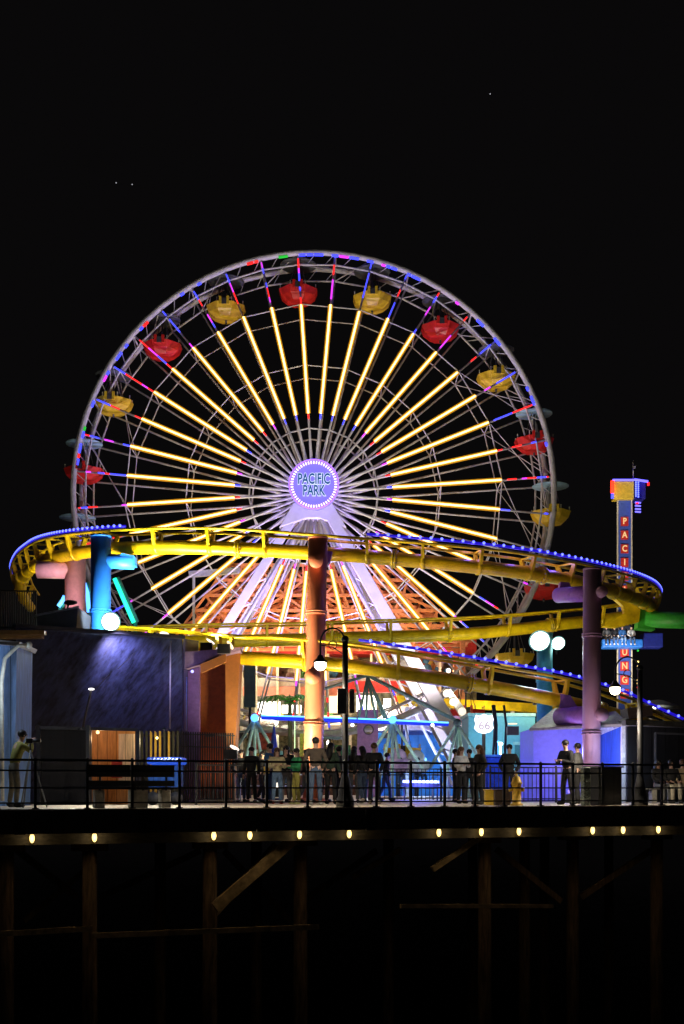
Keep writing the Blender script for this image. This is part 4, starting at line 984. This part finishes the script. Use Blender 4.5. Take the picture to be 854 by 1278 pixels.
g = thing('blue_table', G(622, 38.5), 'blue draped table behind the fence beside the standing man', 'table')
mb = MB(); mb.box(*TB(607, 944, 640, 990, 38.5, .9)); mb.build('drape', mat('bright blue cloth', (.02, .08, .75), .7, var=.3), g, bevel=.05)
mb = MB(); mb.box(*TB(606, 942, 641, 944.5, 38.4, 1.1)); mb.build('table_top', mat('blue top', (.05, .2, .8), .5), g)
light('POINT', 'table_lamp', P(622, 930, 37.5), 22, (.4, .6, 1), g, size=.1)
mb = MB(); mb.sphere(P(622, 926, 37.6), .04, 6, 4); mb.tube([P(622, 926, 37.6), P(622, 943, 38.5)], .015, 5); mb.build('table_light', neon_blue, g)
# white bracket with round lamps by the wheel leg
g = thing('ornate_bracket', P(568, 880, 59), 'white ornate bracket with round bulbs beside the wheel leg', 'bracket')
mb = MB(); mb.prism([P(556, 862, 59), P(562, 860, 59), P(582, 886, 59), P(584, 902, 59), P(578, 900, 59)], (0, .3, 0)); mb.build('plate', mat('white plate', (.75, .75, .72), .5), g)
for x, y in ((558, 865), (566, 876), (577, 888)):
    mb = MB(); mb.lathe(P(x, y, 58.9), [(.2, .1), (.2, 0), (.12, -.05)], 14, 'Y'); mb.build('round_bulb', emis('cream bulb', (1, .9, .7), 1.2), g)
# bare tree-like cable stand near turquoise column
g = thing('cable_stand', G(625, 47), 'dark cable stand with hanging wires behind the shield sign', 'stand')
for x0, x1 in ((618, 620), (628, 632), (612, 618)): mb = MB(); mb.tube([G(x0, 47), P(x1, 905, 47), P(x1 - 3, 880, 47)], .05, 6); mb.build('pole', dark_steel, g)

# ------------------------------------------------------------------ street furniture
def bench(px, lab, wd=1.35):
    p = E(px, .95); o = thing('bench', p, lab, 'bench', 'benches behind the railing')
    R3 = Matrix.Rotation(ANG, 3, 'Z')
    def L_(x, y, z): return p + R3 @ V(x, y, z)
    for i, z in enumerate((.56, .78, .92)):
        mb = MB(); mb.beam(L_(-wd / 2, -.16, z), L_(wd / 2, -.16, z), .04, .14); mb.build('back_slat', mat('black slat', (.02, .02, .02), .5), o)
    for y in (-.05, .1, .25): mb = MB(); mb.beam(L_(-wd / 2, y, .45), L_(wd / 2, y, .45), .12, .05); mb.build('seat_slat', mat('black slat', (.02, .02, .02), .5), o)
    for x in (-wd * .3, wd * .3): mb = MB(); mb.box(L_(x, .08, .21), (.22, .4, .42), ANG); mb.build('leg', concrete, o, bevel=.02); mb = MB(); mb.beam(L_(x, -.13, .4), L_(x, -.13, .95), .05); mb.build('back_post', dark_steel, o)
bench(146, 'black slatted bench with concrete legs under the orange booth'); bench(192, 'black slatted bench with concrete legs beside the blue cart', .9)
o = thing('blue_cart', G(205, 31), 'blue lit cart with ridged top beside the bench', 'cart')
bm_ = mat('cart blue', (.04, .16, .7), .5)
mb = MB(); mb.box(*TB(185, 955, 224, 984, 31, .8)); mb.build('body', planks('cart panel', (.03, .13, .5), .09), o, bevel=.03)
mb = MB(); mb.box(*TB(183, 945, 227, 954, 30.9, 1.0)); mb.build('top', emis('lit cart top', (.02, .12, .9), .55), o, bevel=.05)
mb = MB()
for i in range(9): mb.tube([P(186 + i * 4.8, 949.5, 30.86), P(189 + i * 4.8, 947, 30.86)], .03, 6)
mb.build('top_trim', mat('pale blue trim', (.4, .5, .9), .5), o)
for x in (190, 219):
    mb = MB(); mb.lathe(V(G(x, 31).x, 31.1, .18), [(.18, -.04), (.18, .04)], 16, 'Y'); mb.build('wheel', dark_steel, o)
light('POINT', 'cart_lamp', P(205, 935, 30.2), 12, (.3, .5, 1), o, size=.1)
o = thing('planter_box', E(755, .7), 'dark planter box with carved pale green corner post', 'planter'); p = E(755, .7)
mb = MB(); mb.box(p + V(0, .2, .5), (.72, .7, 1.0), ANG); mb.build('box', planks('planter boards', (.03, .03, .03), .3), o, bevel=.02)
mb = MB(); mb.box(p + V(0, .2, 1.02), (.8, .78, .05), ANG); mb.build('box_cap', mat('grey cap', (.2, .2, .19), .5), o)
p2 = E(731, .45); mb = MB(); mb.box(p2 + V(0, 0, .5), (.2, .2, 1.0), ANG); q_ = mb.build('carved_post', mat('pale green post', (.3, .36, .3), .7, var=.5, scale=14, bump=.8), o, bevel=.02)
for z in (.25, .45, .65):
    mb = MB(); mb.tube([p2 + V(-.08 + .16 * k / 8, -.13, z - .05 * math.sin(PI * k / 8)) for k in range(9)], .014, 5); mb.build('carving', mat('dark groove', (.05, .06, .05), .7), q_)
o = thing('fire_hydrant', E(645, .9), 'yellow fire hydrant standing behind the railing', 'fire hydrant'); p = E(645, .9)
mb = MB(); mb.lathe(p, [(.17, 0), (.17, .05), (.12, .06), (.12, .55), (.15, .56), (.15, .6), (.13, .62), (.09, .74), (.03, .78), (.03, .84)], 18); mb.build('barrel', mat('hydrant yellow', (.7, .42, .04), .5, var=.3), o)
for sx in (-1, 1): mb = MB(); mb.lathe(p + V(sx * .15, 0, .42), [(.06, -.05), (.06, .05)], 12, 'X'); mb.build('outlet', mat('hydrant yellow', (.7, .42, .04)), o)
for px, Y, x0, lab, m_ in ((612, 31.3, .3, 'small yellow bin on the deck under the shield sign', mat('bin yellow', (.75, .5, .05), .5)), (627, 30.6, .42, 'small dark brown crate next to the yellow bin', mat('crate brown', (.07, .05, .04), .8))):
    mb = MB(); mb.box(G(px, Y, .2), (x0, .3, .4)); mb.box(G(px, Y, .41), (x0 + .05, .34, .03)); tag(mb.build('storage_bin', m_, None, bevel=.02), lab, 'bin')

# ------------------------------------------------------------------ people
def skin(verts, edges, radii, root=0, sub=1):
    me = bpy.data.meshes.new('s'); me.from_pydata(verts, edges, [])
    ob = bpy.data.objects.new('s', me); col.objects.link(ob)
    ob.modifiers.new('k', 'SKIN'); d = me.skin_vertices[0].data
    for i, r in enumerate(radii):
        d[i].radius = (r, r) if not isinstance(r, tuple) else r
        d[i].use_root = (i == root)
    s = ob.modifiers.new('u', 'SUBSURF'); s.levels = sub; s.render_levels = sub
    dg = bpy.context.evaluated_depsgraph_get(); dg.update()
    out = bpy.data.meshes.new_from_object(ob.evaluated_get(dg))
    bpy.data.objects.remove(ob); bpy.data.meshes.remove(me)
    for p_ in out.polygons: p_.use_smooth = True
    return out
def addmesh(name, me, m, parent=None, loc=None, rz=None, sc_=1):
    me.materials.clear(); me.materials.append(m)
    o = bpy.data.objects.new(name, me); col.objects.link(o)
    if parent: o.parent = parent
    return o
SKIN = [mat('skin light', (.55, .33, .24), .6, var=.06), mat('skin tan', (.38, .2, .13), .6, var=.06)]
HAIR = {'black': mat('black hair', (.012, .01, .01), .5), 'brown': mat('brown hair', (.1, .045, .02), .5), 'grey': mat('grey hair', (.4, .38, .35), .6)}
EYE = mat('eye', (.02, .02, .02), .2)
def cloth(name, c): return mat('cloth ' + name, c, .85, var=.2, scale=9, bump=.2)
def person(px, Y, h, face, pose, top, trs, label, hair='black', longhair=False, sk=0, z0=0, shoe=(.02, .02, .02), bag=None, lean=0, skirt=False, low=False):
    """face: degrees, 0 = looking away from the camera (+Y), 180 = towards it"""
    base = G(px, Y, z0); k = h / 1.75
    sit = pose.startswith('sit')
    zp = .95 if not sit else .56
    J = {}
    J['pel'] = (0, 0, zp); J['wai'] = (0, .0 + lean * .05, zp + .14); J['che'] = (0, lean * .12, zp + .36); J['nb'] = (0, lean * .2 - .01, zp + .52)
    J['nk'] = (0, lean * .22, zp + .575); J['hl'] = (0, lean * .24 + .01, zp + .64); J['hm'] = (0, lean * .26 + .015, zp + .70); J['ht'] = (0, lean * .27, zp + .765)
    for s_, n_ in ((1, 'R'), (-1, 'L')):
        J['hp' + n_] = (.09 * s_, 0, zp - .04)
        if sit: J['kn' + n_] = (.12 * s_, .42, zp - .02); J['an' + n_] = (.12 * s_, .45, .09 if not 'dang' in pose else zp - .44); J['to' + n_] = (.13 * s_, .6, .045 if not 'dang' in pose else zp - .5)
        elif 'stride' in pose: J['kn' + n_] = (.1 * s_, .1 * s_ + .05, .5); J['an' + n_] = (.11 * s_, .2 * s_ - .03, .09 + (.05 if s_ < 0 else 0)); J['to' + n_] = (.12 * s_, .2 * s_ + .13, .045)
        elif 'wide' in pose: J['kn' + n_] = (.15 * s_, .03, .5); J['an' + n_] = (.2 * s_, -.02, .09); J['to' + n_] = (.24 * s_, .13, .045)
        else: J['kn' + n_] = (.105 * s_, .02 + .02 * s_, .5); J['an' + n_] = (.12 * s_, -.02 + .02 * s_, .09); J['to' + n_] = (.14 * s_, .13 + .02 * s_, .045)
        nb = J['nb']; J['sh' + n_] = (.185 * s_, nb[1], nb[2] - .05)
        sx, sy, sz = J['sh' + n_]
        if 'hold' in pose: J['el' + n_] = (sx + .07 * s_, sy + .05, sz - .28); J['wr' + n_] = (.09 * s_, sy + .28, sz - .22); hd = (-.02 * s_, .1, .03)
        elif 'cam' in pose: J['el' + n_] = (sx + .1 * s_, sy + .16, sz - .16); J['wr' + n_] = (.08 * s_, sy + .24, sz + .12); hd = (-.01 * s_, .08, .05)
        elif 'pocket' in pose: J['el' + n_] = (sx + .11 * s_, sy - .08, sz - .27); J['wr' + n_] = (.18 * s_, sy + .06, sz - .47); hd = (-.02 * s_, .05, -.08)
        elif 'phone' in pose and s_ > 0: J['el' + n_] = (sx + .05, sy + .05, sz - .28); J['wr' + n_] = (.12, sy + .28, sz - .12); hd = (-.02, .08, .05)
        elif sit: J['el' + n_] = (sx + .05 * s_, sy + .08, sz - .27); J['wr' + n_] = (.12 * s_, sy + .3, sz - .34); hd = (-.02 * s_, .09, -.02)
        else: J['el' + n_] = (sx + .06 * s_, sy - .03, sz - .29); J['wr' + n_] = (sx + .07 * s_, sy + .06, sz - .54); hd = (0, .03, -.09)
        J['pm' + n_] = tuple(a + b * .6 for a, b in zip(J['wr' + n_], hd)); J['hd' + n_] = hd
    def chain(names, radii):
        ids = {}; vs_ = []; rs = []; es = []
        for ch, rr in zip(names, radii):
            prev = None
            for n_, r_ in zip(ch, rr):
                if n_ not in ids: ids[n_] = len(vs_); vs_.append(tuple(c * k for c in J[n_])); rs.append(tuple(x * k for x in r_) if isinstance(r_, tuple) else r_ * k)
                if prev is not None and prev != ids[n_] and (prev, ids[n_]) not in es: es.append((prev, ids[n_]))
                prev = ids[n_]
        return vs_, es, rs
    arm = lambda n_: ['che', 'sh' + n_, 'el' + n_, 'wr' + n_, 'pm' + n_]
    legc = lambda n_: ['pel', 'hp' + n_, 'kn' + n_, 'an' + n_, 'to' + n_]
    v, e, r = chain([['pel', 'wai', 'che', 'nb', 'nk', 'hl', 'hm', 'ht'], arm('R'), arm('L'), legc('R'), legc('L')],
                    [[(.14, .1), (.12, .09), (.15, .1), .075, .052, (.062, .07), (.078, .094), (.06, .07)]] + [[.13, .058, .042, .028, .036]] * 2 + [[.13, .09, .06, .042, .035]] * 2)
    body = skin(v, e, r)
    # hands and face added to the body mesh
    mb = MB(); 
    for n_, s_ in (('R', 1), ('L', -1)):
        pm = Vector(J['pm' + n_]) * k; hd = Vector(J['hd' + n_]).normalized(); side = hd.cross(V(s_, 0, 0.01)).normalized()
        ax = V(0, 1, 0) if abs(hd.z) > .7 else V(1, 0, 0)
        for f in range(4):
            o_ = ax * (f - 1.5) * .019 * k; ln = (.072, .082, .078, .06)[f] * k
            b0 = pm + o_ ; b1 = b0 + hd * ln * .55; b2 = b1 + (hd * .7 + V(-s_ * .5, 0, -.35)).normalized() * ln * .5
            mb.tube([b0, b1, b2], [.0095 * k, .0085 * k, .007 * k], 6)
        t0 = pm - ax * .028 * k; mb.tube([t0 - hd * .02 * k, t0 - ax * .02 * k + hd * .025 * k, t0 - ax * .018 * k + hd * .055 * k], [.011 * k, .01 * k, .008 * k], 6)
    hm = Vector(J['hm']) * k
    mb.add([hm + V(-.012, .092, .0) * k, hm + V(.012, .092, 0) * k, hm + V(0, .086, .03) * k, hm + V(0, .118, -.012) * k, hm + V(0, .09, -.02) * k], [(0, 3, 2), (3, 1, 2), (0, 4, 3), (4, 1, 3)])
    for s_ in (1, -1): mb.sphere(hm + V(.082 * s_, -.005, -.005) * k, .022 * k, 6, 5, (.4, .7, 1.1))
    mb.beam(hm + V(-.022, .088, -.045) * k, hm + V(.022, .088, -.045) * k, .01 * k, .008 * k)
    tmp = bpy.data.meshes.new('t'); tmp.from_pydata(mb.v, [], mb.f)
    bm = bmesh.new(); bm.from_mesh(body); bm.from_mesh(tmp); 
    for f in bm.faces: f.smooth = True
    bm.to_mesh(body); bm.free(); bpy.data.meshes.remove(tmp)
    ob_ = addmesh('person', body, SKIN[sk]); ob_.location = base; ob_.rotation_euler = (0, 0, math.radians(-face)); tag(ob_, label, 'person')
    def child(name, mbx, m):
        me = bpy.data.meshes.new(name); me.from_pydata(mbx.v, [], mbx.f); me.update()
        for p_ in me.polygons: p_.use_smooth = True
        return addmesh(name, me, m, ob_)
    # clothing
    ar = lambda n_: ['che', 'sh' + n_, 'el' + n_, 'wr' + n_]
    v, e, r = chain([['pel', 'wai', 'che', 'nb'], ar('R'), ar('L')], [[(.165, .13), (.15, .125), (.18, .135), .085]] + [[.16, .085, .064, .046]] * 2)
    addmesh('jacket', skin(v, e, r), top, ob_)
    lg = lambda n_: ['wai', 'pel', 'hp' + n_, 'kn' + n_, 'an' + n_]
    if skirt:
        mb = MB(); mb.lathe(V(0, 0, .45 * k), [(.27 * k, 0), (.2 * k, .3 * k), (.14 * k, .58 * k)], 16); child('skirt', mb, trs)
    else:
        v, e, r = chain([lg('R'), lg('L')], [[(.12, .09), (.155, .12), .1, .076, .06]] * 2); addmesh('trousers', skin(v, e, r, 1), trs, ob_)
    mb = MB(); sm_ = cloth('shoe %s' % str(shoe), shoe)
    for n_ in 'RL':
        a = Vector(J['an' + n_]) * k; t = Vector(J['to' + n_]) * k
        mb.tube([a - (t - a) * .35 + V(0, 0, -.03) * k, a + V(0, 0, -.035) * k, t, t + (t - a) * .2], [.035 * k, .055 * k, .048 * k, .025 * k], 8)
    child('shoes', mb, sm_)
    mb = MB(); mb.sphere(hm + V(0, -.02, .035) * k, .1 * k, 14, 10, (.98, 1.06, .95)); 
    if longhair: mb.tube([hm + V(0, -.05, .02) * k, hm + V(0, -.1, -.1) * k, hm + V(0, -.13, -.28) * k, hm + V(0, -.12, -.4) * k], [.095 * k, .1 * k, .085 * k, .03 * k], 10)
    child('hair', mb, HAIR[hair])
    mb = MB()
    for s_ in (1, -1): mb.sphere(hm + V(.03 * s_, .085, .012) * k, .011 * k, 6, 4)
    child('eyes', mb, EYE)
    return ob_
blk = cloth('black', (.018, .018, .02)); navy = cloth('navy', (.03, .06, .14)); jean = cloth('denim', (.12, .2, .33)); cream = cloth('cream', (.6, .52, .3)); grn = cloth('green', (.04, .32, .12)); gry = cloth('grey', (.12, .12, .12)); wht_c = cloth('white', (.7, .7, .68)); olive = cloth('olive', (.3, .27, .06)); dkj = cloth('dark denim', (.05, .08, .14)); brn_c = cloth('leather', (.06, .045, .035)); tan = cloth('tan', (.4, .3, .18)); bluej = cloth('blue', (.04, .15, .4))
photog = person(17, 27.6, 1.82, 52, 'wide cam', olive, cloth('khaki', (.22, .19, .13)), 'photographer in an olive hooded jacket bending over a camera at far left', hair='black', lean=.8)
person(314, 36, 1.72, 200, 'stand', blk, blk, 'person all in black at the left rear edge of the crowd')
person(337, 34, 1.75, 300, 'stand pocket', cloth('dark blue jacket', (.03, .12, .3)), navy, 'person in dark blue jacket with an orange collar beside a small yellow bag')
person(346, 33.3, 1.6, 170, 'stand hold', cream, jean, 'shorter woman in a cream top and light jeans facing forward', longhair=True, hair='brown', shoe=(.3, .05, .04))
person(357, 33.8, 1.68, 185, 'stand phone', blk, gry, 'dark-haired person in black top facing the camera in mid crowd', longhair=True)
person(370, 33.2, 1.58, 240, 'stand hold', grn, olive, 'short person in a green jacket left of the salmon column', shoe=(.5, .5, .2))
person(394, 31.6, 1.82, 0, 'stand pocket', brn_c, dkj, 'tall man in a brown leather jacket and jeans seen from behind', shoe=(.5, .5, .5))
person(413, 33.5, 1.75, 20, 'stand', cloth('dark green', (.04, .07, .05)), blk, 'person in a dark green coat right of the man in leather', longhair=True)
person(423, 35, 1.7, 340, 'stride', blk, blk, 'person in black walking just left of the middle lamp post')
person(442, 35.5, 1.72, 10, 'stand pocket', blk, gry, 'person in black right beside the middle lamp post', longhair=True)
person(452, 34.3, 1.68, 330, 'stride', blk, dkj, 'woman with long black hair walking in jeans', longhair=True, shoe=(.5, .45, .4))
person(467, 33.6, 1.75, 20, 'stand pocket', blk, blk, 'person in a black vest with white hood and sleeves, right of the lamp post', hair='brown', shoe=(.6, .5, .4))
person(576, 34.2, 1.66, 150, 'stand hold', wht_c, blk, 'woman in a white vest and black trousers left of the shield sign', longhair=True, hair='brown')
person(586, 35.2, 1.62, 200, 'stand', blk, blk, 'person in black right behind the woman in the white vest', hair='black')
person(598, 32.4, 1.65, 250, 'stand pocket', blk, blk, 'long-haired woman in black in front of the shield sign post', longhair=True, hair='brown')
person(636, 34.5, 1.74, 190, 'stand pocket', blk, blk, 'man in black standing by the blue table and hydrant')
person(652, 46, 1.7, 170, 'stand', wht_c, bluej, 'distant person in a white shirt before the turquoise door', hair='brown')
person(663, 46.5, 1.45, 200, 'stand', blk, blk, 'distant child in black before the turquoise building')
person(709, 32.0, 1.76, 235, 'wide hold', blk, cloth('dark trousers', (.03, .03, .035)), 'man in black leaning by the railing before the lavender hut', lean=.4)
person(721, 33.6, 1.74, 300, 'stand', gry, blk, 'person in dark grey close behind the leaning man')
for px_, Y_, h_, fc, ps, c1, c2, lb, lh in (
    (301, 38, 1.7, 160, 'stand pocket', blk, dkj, 'person in black farthest left behind the crowd, by the spear fence', False),
    (326, 39, 1.68, 120, 'stride hold', blk, blk, 'person in black walking behind the one with the yellow bag', True),
    (364, 39.5, 1.72, 210, 'stand', navy, blk, 'person in navy behind the green jacket', False),
    (381, 36.5, 1.66, 90, 'stride', blk, gry, 'person in black half hidden left of the man in the leather jacket', False),
    (405, 38.5, 1.75, 30, 'stand hold', gry, blk, 'person in grey behind the man in the leather jacket', False),
    (432, 38, 1.7, 200, 'stand phone', blk, blk, 'person in black hidden partly by the middle lamp post', False),
    (460, 38.5, 1.6, 350, 'stand', gry, jean, 'short person in grey behind the woman with long black hair', True),
    (481, 42, 1.72, 80, 'stride', blk, dkj, 'person walking along the picket fence just right of the crowd', False),
    (568, 37.5, 1.7, 100, 'stand hold', blk, blk, 'person in black behind the woman in the white vest, on her left', False),
    (690, 42, 1.7, 240, 'stride', navy, blk, 'person in navy walking by the lavender hut wall', True)):
    person(px_, Y_, h_, fc, ps, c1, c2, lb, longhair=lh, lean=R.random() * .3)
# small things around the ride area
o = thing('closed_umbrella', G(342, 44), 'closed blue patio umbrella behind the crowd at left', 'umbrella'); b_ = G(342, 44)
mb = MB(); mb.lathe(b_ + V(0, 0, 1.2), [(.2, 0), (.17, .5), (.1, 1.1), (.03, 1.6)], 8, smooth=False); mb.build('canopy', mat('umbrella blue', (.03, .08, .5), .7), o)
mb = MB(); mb.tube([b_, b_ + V(0, 0, 2.85)], .025, 6); mb.lathe(b_, [(.3, 0), (.28, .08)], 12); mb.build('pole', dark_steel, o)
o = thing('speaker_tower', G(312, 52), 'dark slim loudspeaker column left of the tubular ride', 'loudspeaker'); b_ = G(312, 52)
mb = MB(); mb.tube([b_, P(312, 880, 52)], .06, 6); mb.build('pole', dark_steel, o); mb = MB(); mb.box(P(312, 855, 52), (.5, .4, 2.0)); mb.build('cabinet', mat('speaker black', (.03, .05, .05), .7), o, bevel=.04)
o = thing('palm', G(362, 60), 'green lit palm fronds behind the blue neon bar', 'palm tree'); b_ = G(362, 60); tp = P(362, 878, 60)
mb = MB(); mb.tube([b_, tp], .16, 8, .1); mb.build('trunk', wood_dark, o)
mb = MB()
for i in range(14):
    a = 2 * PI * i / 14 + R.random() * .3; ln = 1.2 + R.random() * .5; pr_ = None
    for k_ in range(7):
        t_ = k_ / 6; q_ = tp + V(math.cos(a) * ln * t_, math.sin(a) * ln * t_, .55 * math.sin(t_ * 2.6) - .25 * t_)
        if pr_ is not None:
            sd = V(-math.sin(a), math.cos(a), 0) * .32 * (1 - t_ * .7)
            for s_ in (1, -1): mb.add([pr_, pr_.lerp(q_, .6), q_ + sd * s_ + V(0, 0, -.18)], [(0, 1, 2)])
            mb.beam(pr_, q_, .03)
        pr_ = q_
mb.build('crown', mat('palm leaf', (.06, .22, .04), .6, var=.3), o)
light('POINT', 'palm_light', tp + V(.3, -1.4, -.5), 60, (.7, 1, .4), o, size=.1)
mb = MB(); mb.sphere(tp + V(.3, -1.3, -.9), .06, 6, 4); mb.tube([tp + V(.3, -1.3, -.9), V(tp.x + .3, tp.y - 1.3, 0)], .02, 5); mb.build('garden_lamp', emis('green white bulb', (.7, 1, .5), 2), o)
for px_, py_, Y_, w_, h_, c_, lb in ((332, 925, 62, 1.1, .9, (.55, .08, .06), 'red menu board on a stand behind the crowd at left'), (385, 930, 60, .9, 1.2, (.6, .5, .1), 'yellow menu board on a stand beside the salmon column'), (428, 940, 58, .8, .8, (.08, .3, .1), 'green notice board behind the middle lamp post'), (598, 915, 55, .7, 1.0, (.3, .3, .32), 'grey notice board behind the shield sign')):
    p_ = P(px_, py_, Y_); o = thing('notice_board', G(px_, Y_), lb, 'sign board')
    mb = MB(); mb.box(p_, (w_, .06, h_)); mb.build('board', mat('board %s' % str(c_), c_, .6, var=.5, scale=5), o, bevel=.01)
    mb = MB(); mb.beam(G(px_, Y_ + .06), p_ + V(0, .06, .2), .07); mb.build('post', dark_steel, o)
for i_, (x0_, x1_, Y_) in enumerate(((300, 380, 46), (395, 470, 47), (540, 600, 46))):
    o = thing('queue_rail', G(x0_, Y_), ['steel queue rail behind the left part of the crowd', 'steel queue rail behind the right part of the crowd', 'steel queue rail left of the shield sign'][i_], 'queue rail')
    for z_ in (.55, 1.0): mb = MB(); mb.tube([G(x0_, Y_, z_), G(x1_, Y_ + .4, z_)], .03, 6); mb.build('rail_bar', mat('grey steel', (.4, .44, .5), .5), o)
    for k_ in range(4): q_ = G(x0_ + (x1_ - x0_) * k_ / 3, Y_ + .4 * k_ / 3); mb = MB(); mb.tube([q_, q_ + V(0, 0, 1.02)], .03, 6); mb.build('post', mat('grey steel', (.4, .44, .5), .5), o)
# tripod of the photographer
q = G(38, 27.2)
o = thing('tripod', q, 'thin black tripod holding a camera in front of the photographer', 'tripod')
for a in (0, 120, 240):
    t = math.radians(a + 20); mb = MB(); mb.tube([q + V(math.cos(t) * .38, math.sin(t) * .38, 0), q + V(0, 0, 1.35)], .018, 6); mb.build('leg', mat('grey leg', (.25, .25, .25), .4), o)
mb = MB(); mb.tube([q + V(0, 0, 1.25), q + V(0, 0, 1.5)], .02, 6); mb.build('centre_post', dark_steel, o)
o2 = thing('camera_body', q + V(0, 0, 1.5), 'black camera with long lens mounted on the tripod', 'camera')
mb = MB(); mb.box(q + V(-.02, 0, 1.56), (.15, .09, .11)); mb.build('casing', black_iron, o2, bevel=.01); mb = MB(); mb.lathe(q + V(.06, 0, 1.56), [(.035, 0), (.045, .18)], 12, 'X'); mb.build('lens', black_iron, o2)
# seated people on a bench at right
b = thing('bench', G(836, 35), 'pale bench at the right with three people sitting on it', 'bench', 'benches behind the railing')
for yy in (-.1, .08, .26): mb = MB(); mb.beam(G(806, 35.2 + yy, .45), G(870, 35.2 + yy, .45), .14, .05); mb.build('seat_slat', concrete, b)
for x in (815, 838, 862): mb = MB(); mb.box(G(x, 35.3, .21), (.14, .4, .42)); mb.build('leg', concrete, b)
person(822, 35.3, 1.68, 160, 'sit', blk, gry, 'seated person with darker face, leftmost on the pale bench', sk=1, longhair=True)  # darker skin tone used for this face
person(838, 35.3, 1.68, 175, 'sit', blk, cloth('pale trousers', (.5, .45, .35)), 'seated person with brightly lit face on the pale bench')
person(852, 35.4, 1.7, 190, 'sit', tan, cloth('pale trousers', (.5, .45, .35)), 'seated person in tan at the right edge of the photo', hair='brown')
# riders
for i, (px, lb) in enumerate(((757, 'leftmost'), (767, 'second from left'), (777, 'third from left'), (788, 'rightmost, leg kicked out'))):
    person(px, 72.9, 1.65, 180, 'sit dang', [gry, blk, bluej, wht_c][i], [blk, dkj, jean, dkj][i], 'seated rider on the drop tower carriage, ' + lb, z0=P(0, 802, 73).z - .25, shoe=(.6, .6, .6))
for i, (px, lb, c_) in enumerate(((500, 'in the pinkish ride car', cloth('pink', (.5, .2, .25))), (522, 'in the cream ride car', cream), (346, 'in the green ride car', blk))):
    person(px, 50, 1.55, 180 - i * 40, 'sit', c_, dkj, 'rider sitting ' + lb, z0=.55)
mb = MB(); mb.box(G(333, 33.6, .98), (.16, .08, .2)); mb.tube([G(333, 33.6, 1.05), G(337, 33.7, 1.4)], .01, 5); tag(mb.build('shoulder_bag', mat('yellow bag', (.6, .38, .04), .6), None, bevel=.02), 'small yellow shoulder bag carried by the person in the dark blue jacket', 'bag')

# distant lights in the night sky
for x, y, lb in ((145, 228, 'left one of the two faint lights high at the left'), (165, 230, 'right one of the two faint lights high at the left'), (612, 117, 'faint solitary light high above the wheel at right')):
    p = P(x, y, 900); mb = MB(); mb.sphere(p, .42, 8, 6); tag(mb.build('distant_light', emis('distant light', (.9, .9, 1), .55)), lb, 'light', 'distant lights in the night sky')
